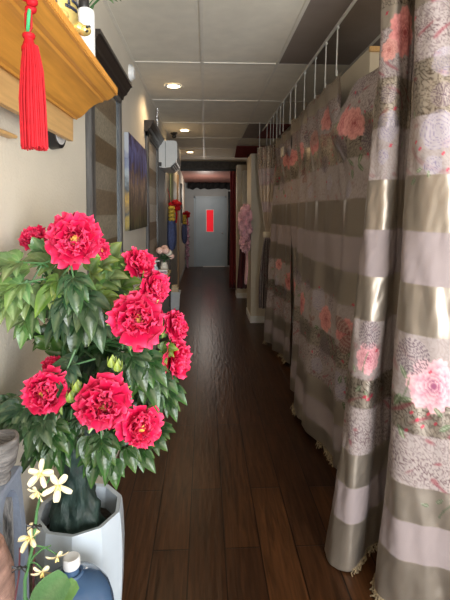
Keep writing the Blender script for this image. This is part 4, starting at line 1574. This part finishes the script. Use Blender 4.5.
prf = [(pr_ * .70, .0), (pr_ * .76, .03), (pr_ * .92, PZ * .35), (pr_ * 1.02, PZ * .62), (pr_ * 1.05, PZ * .80), (pr_ * 1.03, PZ * .92), (pr_ * 1.0, PZ - .01), (pr_ * .98, PZ), (pr_ * .88, PZ - .002), (pr_ * .86, PZ - .02), (pr_ * .85, PZ - .09), (.001, PZ - .095)]
build('planter', MB().lathe(prf, PX, PY, 60, rad=facet(10)), M['planter'], pt_, angle=12)
P = []
build('soil', MB().lathe([(.001, PZ - .06), (pr_ * .4, PZ - .062), (pr_ * .87, PZ - .075), (pr_ * .87, PZ - .09)], PX, PY, 30, rad=lambda a, z: 1 + .03 * math.sin(7 * a)), M['soil'], pt_)
# trunk: rugged
tb_ = at(78, 522, PY)
tt_ = at(72, 445, PY)


def trunk_rad(a, z):
    return 1 + .10 * math.sin(3 * a + 14 * z) + .08 * math.sin(7 * a - 30 * z) + .06 * math.sin(11 * a + 60 * z) + .05 * math.sin(5 * a + 110 * z)


prf = []
zz0 = PZ - .075
for k in range(24):
    t = k / 23
    prf.append((.066 - .022 * t + .008 * math.sin(9 * t) + (.012 * (1 - t) ** 6), zz0 + (.36) * t))
build('trunk', MB().lathe(prf, PX - .008, PY - .01, 40, rad=trunk_rad), M['trunk'], pt_)
ztr = zz0 + .36
axis = Vector((PX - .008, PY - .01, ztr))

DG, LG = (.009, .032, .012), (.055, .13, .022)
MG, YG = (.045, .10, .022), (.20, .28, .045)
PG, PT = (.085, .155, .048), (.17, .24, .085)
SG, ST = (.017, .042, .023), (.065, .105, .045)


def spray(px, py, Y, ang, size, tone, tip, n=2, facing=.6, back=0):
    """one compound leaf: three-lobed leaflets on a rachis; ang in the picture plane (0 right, 90 up)"""
    P0 = at(px, py, Y)
    if P0.x < XL + .035:
        P0.x = XL + .035
    a = math.radians(ang)
    d = Vector((math.cos(a), -.35 + back, math.sin(a))).normalized()
    nr = Vector((random.uniform(-.15, .15), -facing, .75)).normalized()
    if d.z > .6:
        nr = Vector((random.uniform(-.2, .2), -1, .3)).normalized()
    L = size * Y / F
    mb = MB()
    side = d.cross(nr).normalized()
    jt = lambda c: [q * random.uniform(.8, 1.2) for q in c]
    st = P0 - d * (L * .55)

    def tri(b, dd, l, droop):
        sd = dd.cross(nr).normalized()
        tn = jt(tone)
        for off, sc_ in ((0, 1), (.58, .74), (-.58, .74)):
            d2 = (dd + sd * off).normalized()
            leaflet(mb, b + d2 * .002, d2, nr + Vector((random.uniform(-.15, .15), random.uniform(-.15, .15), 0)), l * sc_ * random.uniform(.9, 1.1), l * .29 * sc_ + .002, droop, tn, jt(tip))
    tri(P0, d, L * .62, .25)
    if n >= 1:
        for s_ in (-1, 1):
            dd = (d * .55 + side * s_ * .85).normalized()
            tri(P0 - d * (L * .12), dd, L * .50, .25)
    if n >= 2:
        for s_ in (-1, 1):
            dd = (d * .25 + side * s_).normalized()
            tri(P0 - d * (L * .40), dd, L * .42, .3)
    # keep the leaves in front of the wall
    mb.v = [(max(v[0], XL + .006), v[1], v[2]) for v in mb.v]
    o = build('leaf_spray', mb, M['leaf'], pt_)
    return o, st


stems = MB()
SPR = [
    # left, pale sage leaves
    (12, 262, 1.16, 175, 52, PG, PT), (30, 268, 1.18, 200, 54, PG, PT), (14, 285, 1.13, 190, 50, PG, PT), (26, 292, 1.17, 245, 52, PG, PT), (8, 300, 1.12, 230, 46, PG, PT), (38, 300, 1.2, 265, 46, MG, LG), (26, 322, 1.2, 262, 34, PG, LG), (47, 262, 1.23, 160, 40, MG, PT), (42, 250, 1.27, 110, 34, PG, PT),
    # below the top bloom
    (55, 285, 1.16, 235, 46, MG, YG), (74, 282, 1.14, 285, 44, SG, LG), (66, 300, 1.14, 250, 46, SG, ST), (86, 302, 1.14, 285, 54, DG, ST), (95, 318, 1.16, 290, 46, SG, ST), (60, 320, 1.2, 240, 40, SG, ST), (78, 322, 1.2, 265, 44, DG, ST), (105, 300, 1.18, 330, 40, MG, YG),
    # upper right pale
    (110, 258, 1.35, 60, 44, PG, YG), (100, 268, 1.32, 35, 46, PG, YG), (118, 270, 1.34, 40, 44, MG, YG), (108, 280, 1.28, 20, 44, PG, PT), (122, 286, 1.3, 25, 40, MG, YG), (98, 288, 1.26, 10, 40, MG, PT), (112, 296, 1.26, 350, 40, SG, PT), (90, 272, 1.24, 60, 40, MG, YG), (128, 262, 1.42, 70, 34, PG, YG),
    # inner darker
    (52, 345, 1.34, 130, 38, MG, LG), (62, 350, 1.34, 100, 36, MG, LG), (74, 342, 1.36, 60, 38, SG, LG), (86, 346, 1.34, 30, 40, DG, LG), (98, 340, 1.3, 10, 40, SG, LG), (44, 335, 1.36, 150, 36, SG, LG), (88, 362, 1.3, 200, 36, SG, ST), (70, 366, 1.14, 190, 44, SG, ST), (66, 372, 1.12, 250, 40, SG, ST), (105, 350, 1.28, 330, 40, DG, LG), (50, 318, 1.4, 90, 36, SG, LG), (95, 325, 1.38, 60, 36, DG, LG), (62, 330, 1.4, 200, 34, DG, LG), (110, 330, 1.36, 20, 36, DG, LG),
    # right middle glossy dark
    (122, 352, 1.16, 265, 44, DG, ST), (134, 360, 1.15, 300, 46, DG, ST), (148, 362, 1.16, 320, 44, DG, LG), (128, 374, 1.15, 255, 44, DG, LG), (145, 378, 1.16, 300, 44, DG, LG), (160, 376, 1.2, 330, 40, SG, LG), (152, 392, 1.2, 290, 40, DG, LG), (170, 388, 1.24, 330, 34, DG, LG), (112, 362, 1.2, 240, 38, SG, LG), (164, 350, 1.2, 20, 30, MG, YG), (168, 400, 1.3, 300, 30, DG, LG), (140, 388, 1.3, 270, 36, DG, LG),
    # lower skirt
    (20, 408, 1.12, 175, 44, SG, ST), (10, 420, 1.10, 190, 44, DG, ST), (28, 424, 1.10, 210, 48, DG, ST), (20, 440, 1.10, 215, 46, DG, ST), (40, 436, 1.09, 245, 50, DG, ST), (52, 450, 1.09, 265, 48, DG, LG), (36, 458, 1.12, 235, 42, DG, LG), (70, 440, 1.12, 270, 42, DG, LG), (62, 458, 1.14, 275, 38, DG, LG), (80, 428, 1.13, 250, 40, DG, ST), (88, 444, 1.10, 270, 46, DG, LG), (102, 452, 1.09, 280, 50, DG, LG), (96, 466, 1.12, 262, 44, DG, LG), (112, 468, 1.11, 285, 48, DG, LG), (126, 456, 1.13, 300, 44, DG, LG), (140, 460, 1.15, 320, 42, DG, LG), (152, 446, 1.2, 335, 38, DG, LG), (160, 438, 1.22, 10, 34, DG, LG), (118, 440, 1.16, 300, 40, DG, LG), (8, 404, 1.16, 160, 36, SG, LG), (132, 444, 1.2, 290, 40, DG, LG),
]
random.seed(21)
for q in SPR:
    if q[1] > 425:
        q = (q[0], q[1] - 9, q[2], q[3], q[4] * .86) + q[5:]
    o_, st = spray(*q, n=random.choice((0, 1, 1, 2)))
    hub = axis + Vector((0, 0, max(0, min(.36, (st.z - ztr) * .75 - .02))))
    if st.x < XL + .03:
        st.x = XL + .03
    stems.tube([hub, hub.lerp(st, .55) + Vector((0, 0, .03)), st, st.lerp(at(q[0], q[1], q[2]), .9) if st.x > XL + .05 else st], [.006, .004, .0028, .002], 6)
for k in range(7):
    a = k * 2 * PI / 7
    stems.tube([axis + Vector((.02 * math.cos(a), .02 * math.sin(a), -.06)), axis + Vector((.05 * math.cos(a), .05 * math.sin(a), .12)), axis + Vector((.07 * math.cos(a), .07 * math.sin(a), .38))], [.013, .009, .005], 8)
build('stems', stems, M['stem'], pt_)


def peony(px, py, Y, rpx, face, seed, buds=2):
    """ruffled double bloom; face = direction it looks"""
    rnd = random.Random(seed)
    R = rpx * Y / F
    c = at(px, py, Y)
    f = Vector(face).normalized()
    s_ = f.cross(Vector((0, 0, 1))).normalized()
    t_ = s_.cross(f)
    rot = Matrix((s_, t_, f)).transposed()
    mb = MB()
    layers = [(6, 86, 1.0, .62, 0.0, 2), (6, 70, .98, .60, .05, 16), (6, 54, .88, .54, .10, 30), (6, 40, .72, .46, .13, 40), (6, 32, .50, .36, .12, 34), (4, 24, .34, .24, .10, 20)]
    for li, (n, tilt, L, W, z0, curl) in enumerate(layers):
        for k in range(n):
            az = 2 * PI * (k + .5 * (li % 2)) / n + rnd.uniform(-.18, .18)
            tl = math.radians(tilt + rnd.uniform(-14, 10))
            l = L * R * rnd.uniform(.72, 1.08)
            w = W * R * rnd.uniform(.9, 1.15)
            ph = rnd.uniform(0, 6)
            cr_ = math.radians(curl + rnd.uniform(-8, 12))
            P, cols = [], []
            ns, nw = 8, 13
            x = y = 0.0
            rad = Vector((math.cos(az), math.sin(az), 0))
            tan = Vector((-math.sin(az), math.cos(az), 0))
            pos = rad * (.04 * R) + Vector((0, 0, z0 * R))
            shade = rnd.uniform(.8, 1.15)
            for i in range(ns + 1):
                t = i / ns
                th = tl - cr_ * t
                dirv = rad * math.sin(th) + Vector((0, 0, 1)) * math.cos(th)
                nn = rad * math.cos(th) - Vector((0, 0, 1)) * math.sin(th)   # outward normal
                if i:
                    pos = pos + dirv * (l / ns)
                hw = w * (.30 + .70 * math.sin(PI * (.5 * min(1, t * 1.25)))) * (1 - .35 * max(0, t - .75) / .25)
                row = []
                for j in range(nw):
                    q = -1 + 2 * j / (nw - 1)
                    ruff = .085 * R * t ** 2 * math.sin(5.5 * q + ph) + .06 * R * t ** 4 * math.sin(15 * q + 2 * ph) + .20 * hw * q * (1 if li % 2 else -1)
                    cup = -.24 * hw * q * q * (1 if li > 0 else .6)
                    tipn = dirv * (l * t ** 5 * (.07 * math.sin(9 * q + ph) + .04 * math.sin(21 * q + ph) - .22 * q * q))
                    row.append(c + rot @ (pos + tan * (hw * q) + nn * (ruff + cup) + tipn))
                    e = max(0, (t - .72) / .28) ** 1.5
                    e = max(e, .5 * max(0, abs(q) - .75) / .25 * t)
                    e = min(1, e * rnd.uniform(.5, 1.2))
                    d0 = (.46 * shade, .002 * shade, .036 * shade)
                    d1 = (.74 * shade, .006 * shade, .075 * shade)
                    cc = [d0[m] * (1 - t) + d1[m] * t for m in range(3)]
                    pk_ = (.82, .14, .26)
                    cols.append([cc[m] * (1 - .62 * e) + pk_[m] * .62 * e for m in range(3)])
                P.append(row)
            mb.grid(P, cols)
    mb.v = [(max(v[0], XL + .004), v[1], v[2]) for v in mb.v]
    o = build('peony_bloom', mb, M['petal'], pt_)
    sm = MB()
    for k in range(26):
        a = k * 2.4
        q = .11 * R * math.sqrt(k / 26)
        b0 = c + rot @ Vector((q * .6 * math.cos(a), q * .6 * math.sin(a), .16 * R))
        e0 = c + rot @ Vector((q * 1.5 * math.cos(a), q * 1.5 * math.sin(a), (.46 + .05 * math.sin(k)) * R))
        sm.tube([b0, e0], [.0012, .0032], 5)
    build('stamens', sm, M['stamen'], o)
    # green sepals behind
    mb = MB()
    for k in range(5):
        a = k * 2 * PI / 5 + seed
        d = rot @ Vector((math.cos(a), math.sin(a), -.15))
        leaflet(mb, c - f * (.05 * R), d, -f, R * 1.05, R * .22, .05, (.12, .20, .04), (.30, .40, .09))
    mb.v = [(max(v[0], XL + .004), v[1], v[2]) for v in mb.v]
    build('sepals', mb, M['leaf'], o)
    sb_ = MB().tube([c - f * (.0 * R), c - f * (.5 * R) + Vector((0, 0, -.02)), c.lerp(axis + Vector((0, 0, .2)), .7), axis + Vector((0, 0, .1))], [.006, .005, .006, .008], 7)
    sb_.v = [(max(v[0], XL + .004), v[1], v[2]) for v in sb_.v]
    build('flower_stalk', sb_, M['stem'], o)
    return o


BL = [(75, 241, 1.20, 28.5, (.25, -1, .22)), (36, 240, 1.34, 15, (-.1, -.6, .7)), (97, 250, 1.30, 14, (.7, -.7, .1)), (138, 266, 1.33, 18.5, (.75, -.45, .55)), (151, 288, 1.28, 19, (.9, -.6, .2)),
      (137, 319, 1.10, 29.5, (.22, -1, .25)), (172, 327, 1.22, 17, (.9, -.45, .3)), (171, 359, 1.22, 22, (.95, -.35, .0)), (48, 391, 1.12, 26, (-.05, -1, .2)), (103, 403, 1.08, 30.5, (.2, -1, .2)), (138, 424, 1.12, 23.5, (.45, -1, .05)), (53, 366, 1.2, 11, (-.1, -.3, 1))]
for i, (px, py, Y, r, fc) in enumerate(BL):
    peony(px, py, Y, r, fc, 10 + i)
# closed green buds
for px, py in ((112, 363), (77, 388), (71, 398), (118, 367)):
    c = at(px, py, 1.09)
    mb = MB()
    for k in range(4):
        a = k * PI / 2
        leaflet(mb, c - Vector((0, 0, .012)), Vector((.3 * math.cos(a), .3 * math.sin(a), 1)), Vector((math.cos(a), math.sin(a), .1)), .032, .010, 0, (.20, .28, .04), (.40, .48, .10))
    build('bud', mb, M['leaf'], pt_)

# ------------------------------------------------------------------ corner table with fountain, jug and orchid
TZ = .30
tbx0, tbx1, tby0, tby1 = XL + .01, -.17, .55, 1.255
tbl = thing('side_table', ((tbx0 + tbx1) / 2, (tby0 + tby1) / 2, 0), 'low dark wooden table under the jug and orchid', 'table')
build('tabletop', MB().rbox(tbx0, tbx1, tby0, tby1, TZ - .03, TZ, .005), M['blackwood'], tbl, smooth=False)
for x in (tbx0 + .01, tbx1 - .05):
    for y in (tby0 + .01, tby1 - .05):
        build('leg', MB().rbox(x, x + .04, y, y + .04, 0, TZ - .03, .004), M['blackwood'], tbl, smooth=False)
# jug
jY = 1.14
cp = at(71.5, 563, jY)
jx = cp.x
jt_ = at(72, 556.5, jY).z
jg = thing('water_jug', (jx, jY, TZ), 'large blue water jug with a white cap in front of the planter', 'jug')
H = jt_ - TZ
prf = [(.085, TZ), (.104, TZ + .01), (.108, TZ + .04), (.104, TZ + .10), (.108, TZ + .12), (.104, TZ + .20), (.108, TZ + .22), (.108, jt_ - .155), (.105, jt_ - .13), (.096, jt_ - .10), (.076, jt_ - .074), (.046, jt_ - .058), (.024, jt_ - .050), (.019, jt_ - .036), (.019, jt_ - .02)]
build('bottle', MB().lathe(prf, jx, jY, 44), M['jug'], jg)
build('cap', MB().lathe([(.0205, jt_ - .026), (.0222, jt_ - .023), (.0222, jt_ - .007), (.0208, jt_ - .002), (.018, jt_), (.008, jt_ - .002), (.001, jt_ - .002)], jx, jY, 32, rad=lambda a, z: 1 + .012 * math.cos(24 * a)), M['cap'], jg)
build('grip_ring', MB().tube([(jx + .026 * math.cos(a), jY + .026 * math.sin(a), jt_ - .044) for a in [2 * PI * k / 28 for k in range(29)]], .005, 8), M['jug'], jg)

# pedestal with an arched niche, its niche side turned to the corridor
fr_ = thing('stone_pedestal', (-.50, .98, TZ), 'blue grey stone pedestal with an arched niche on the low table', 'pedestal')
fY0, fY1 = .925, 1.045
topz = at(14, 482, .98).z
xq = at(20, 478, fY1).x
xk = XL + .012


def fx(z, o=0):
    return xq + o + .016 * (topz - z) / .2 if z > topz - .2 else xq + o + .016


mb = MB()
ay0, ay1 = fY0 + .014, fY1 - .022
zs_ = topz - .085
am, ar = (ay0 + ay1) / 2, (ay1 - ay0) / 2
arch = [(am - ar * math.cos(PI * k / 16), zs_ + .062 * math.sin(PI * k / 16)) for k in range(17)]


def slab(ya, za0, za1, yb, zb0, zb1):
    mb.prism([(fx(za0), ya, za0), (fx(za1), ya, za1), (fx(zb1), yb, zb1), (fx(zb0), yb, zb0)], (-.045, 0, 0))


for (ya, yb) in ((fY0, ay0), (ay1, fY1)):
    for (z0, z1) in ((TZ, topz - .2), (topz - .2, zs_), (zs_, topz - .018)):
        slab(ya, z0, z1, yb, z0, z1)
for k in range(16):
    (ya, za), (yb, zb2) = arch[k], arch[k + 1]
    slab(ya, za, topz - .018, yb, zb2, topz - .018)
mb.box(xk, xq - .03, fY0, fY0 + .02, TZ, topz - .018)
mb.rbox(xk, xq + .006, fY0 - .005, fY1 + .004, topz - .018, topz, .004)
build('pedestal', mb, M['bluestone'], fr_, smooth=False)
build('rough_niche', MB().box(xk + .02, xq - .06, fY0 + .021, fY1 - .028, TZ, topz - .02).box(xk, xq - .008, fY1 - .026, fY1 - .002, TZ, topz - .03), M['greystone'], fr_, smooth=False)
fY = .985
# bowl on top
bwx, bwy = at(0, 470, fY).x, fY
bwx = max(bwx, XL + .085)
bz = topz
br_ = at(18, 440, bwy).x - bwx
bt = at(8, 437.5, bwy).z
bw = thing('stone_bowl', (bwx, bwy, bz), 'weathered grey stone bowl on top of the blue grey pedestal', 'bowl')
hb = bt - bz
build('bowl', MB().lathe([(br_ * .50, bz), (br_ * .55, bz + .012), (br_ * .48, bz + .02), (br_ * .80, bz + hb * .38), (br_ * .97, bz + hb * .72), (br_, bz + hb * .97), (br_ * .97, bz + hb), (br_ * .84, bz + hb), (br_ * .80, bz + hb * .8), (br_ * .5, bz + hb * .45), (.001, bz + hb * .38)], bwx, bwy, 36, rad=lambda a, z: 1 + .015 * math.sin(5 * a + 30 * z)), M['bowl'], bw)
# clay jar low at the left edge
kY = .835
kx = max(at(-24, 560, kY).x, XL + .075)
kr = at(12.5, 570, kY).x - kx
kz = at(0, 547, kY).z
kj = thing('clay_jar', (kx, kY, TZ), 'pinkish clay jar at the very left, before the blue grey pedestal', 'jar')
build('jar', MB().lathe([(kr * .6, TZ), (kr * .7, TZ + .02), (kr * .95, TZ + .25), (kr, kz - .16), (kr * .96, kz - .06), (kr * .80, kz - .02), (kr * .72, kz), (kr * .62, kz), (kr * .62, kz - .05), (.001, kz - .06)], kx, kY, 32, rad=lambda a, z: 1 + .012 * math.sin(3 * a + 40 * z)), M['clay'], kj)

# orchid
oY = .78
op = at(30, 612, oY)
ob = Vector((at(45, 612, oY).x, oY, op.z - .02))
oc = thing('potted_orchid', (ob.x, oY, TZ), 'cream flowered orchid on an arching green stem beside the jug', 'potted plant')
pz_ = ob.z
build('vase', MB().lathe([(.030, TZ), (.034, TZ + .01), (.036, TZ + .2), (.035, pz_ - .03), (.037, pz_), (.032, pz_), (.031, pz_ - .02), (.001, pz_ - .02)], ob.x, oY, 24), M['planter'], oc)
A_ = lambda px, py, y=oY: at(px, py, y)
path = [ob + Vector((0, 0, -.02)), A_(25, 598), A_(25, 580), A_(29, 562), A_(33, 545), A_(35, 528), A_(37, 510), A_(41, 494), A_(46, 484), A_(50, 478)]
build('flower_stem', MB().tube(path, [.0036, .0034, .0032, .003, .003, .0028, .0026, .0024, .002, .0016], 8), M['stem'], oc)
build('side_stem', MB().tube([A_(28, 566), A_(34, 556), A_(42, 549), A_(51, 545.5)], [.0022, .002, .0018, .0012], 7), M['stem'], oc)
build('stake', MB().tube([A_(33, 610, oY + .012), A_(34, 560, oY + .012), A_(34.5, 524, oY + .012)], .0018, 6), M['darkred'], oc)
build('second_stake', MB().tube([A_(15, 600, oY + .02), A_(19, 575, oY + .02), A_(20, 548, oY + .02)], .0018, 6), M['darkred'], oc)


def clip(px, py):
    c = A_(px, py, oY - .004)
    mb = MB()
    for s_ in (-1, 1):
        for v_ in (-1, 1):
            mb.tube([c + Vector((s_ * .003, 0, 0)), c + Vector((s_ * .012, -.003, v_ * .006)), c + Vector((s_ * .013, 0, 0)), c + Vector((s_ * .003, .002, 0))], .0013, 5)
    mb.ball(c, .004, 8, 6)
    build('plant_clip', mb, M['black'], oc)


clip(34, 526.5)
clip(19.5, 568)


def blossom(px, py, rpx, face, rot0, seed, droop=0):
    c = A_(px, py)
    R = rpx * 1.12 * oY / F
    f = Vector(face).normalized()
    s_ = f.cross(Vector((0, 0, 1))).normalized()
    t_ = s_.cross(f)
    mb = MB()
    rnd = random.Random(seed)
    for k in range(5):
        a = math.radians(rot0 + 72 * k + rnd.uniform(-8, 8))
        d = (s_ * math.cos(a) + t_ * math.sin(a)) + f * (.22 - droop)
        leaflet(mb, c, d, f, R * rnd.uniform(.95, 1.1), R * (.30 if k % 2 else .24), .08, (.58, .49, .29), (.60, .55, .39), vein=(.66, .52, .26), blunt=True)
    for sg in (-1, 1):
        leaflet(mb, c + f * .002, f * .7 + s_ * .4 * sg - t_ * .5, f, R * .45, R * .16, .1, (.56, .42, .15), (.55, .40, .12), vein=(.55, .45, .2))
    o = build('blossom', mb, M['orchid'], oc)
    # short pedicel to the stem
    best = min(path, key=lambda p: (p - c).length)
    build('pedicel', MB().tube([c - f * .002, c.lerp(best, .5) + Vector((0, 0, .006)), best], .0013, 5), M['stem'], o)


blossom(41, 473, 12, (.1, -1, .45), 100, 1)
blossom(58, 485, 13, (.35, -1, .1), 60, 2)
blossom(38, 491, 10, (-.3, -1, -.4), 250, 3)
blossom(31, 538, 12, (-.4, -.7, .8), 200, 4)
blossom(43, 571, 11, (.1, -1, -.6), 270, 5, .3)
blossom(57, 556, 10, (.3, -.8, -.8), 250, 6, .4)
for (bx_, by_, tx_, ty_, W_, tn) in ((34, 622, 70, 569, .033, (.055, .125, .045)), (44, 620, 80, 577, .022, (.09, .17, .05))):
    b0, e0 = A_(bx_, by_), A_(tx_, ty_, oY - .015)
    mb = MB()
    d = e0 - b0
    leaflet(mb, b0, d + Vector((0, 0, .12 * d.length)), Vector((-.2, -1, .5)), d.length, W_, .12, tn, tuple(q * 1.25 for q in tn), nseg=10, vein=(.12, .18, .08), blunt=True)
    build('leaf', mb, M['leaf'], oc)

# ------------------------------------------------------------------ light
w = bpy.data.worlds.new('World')
sc.world = w
w.use_nodes = True
bg = w.node_tree.nodes['Background']
bg.inputs['Color'].default_value = (.80, .90, 1, 1)
bg.inputs['Strength'].default_value = 1.0


def area(name, loc, rot, sx, sy, e, col):
    d = bpy.data.lights.new(name, 'AREA')
    d.shape = 'RECTANGLE'
    d.size, d.size_y = sx, sy
    d.energy = e
    d.color = col
    o = bpy.data.objects.new(name, d)
    C.objects.link(o)
    o.location = loc
    o.rotation_euler = rot
    return o


# daylight through the shop window behind the camera
area('window_daylight', ((WX0 + WX1) / 2, YB + .02, (WZ0 + WZ1) / 2), (PI / 2 + math.radians(36), 0, 0), WX1 - WX0 - .1, WZ1 - WZ0 - .1, 235, (.95, .975, 1))


def point(name, loc, e, col, r=.06):
    d = bpy.data.lights.new(name, 'POINT')
    d.energy = e
    d.color = col
    d.shadow_soft_size = r
    o = bpy.data.objects.new(name, d)
    C.objects.link(o)
    o.location = loc
    return o


point('corridor_end_fill', (0, 11.7, 2.1), 17, (1, .90, .80), .15)  # added point light with no visible fixture, brightens end door and soffit

sc.view_settings.view_transform = 'Standard'
sc.view_settings.look = 'None'
sc.view_settings.gamma = 1
sc.view_settings.use_curve_mapping = False
sc.view_settings.exposure = 0.35
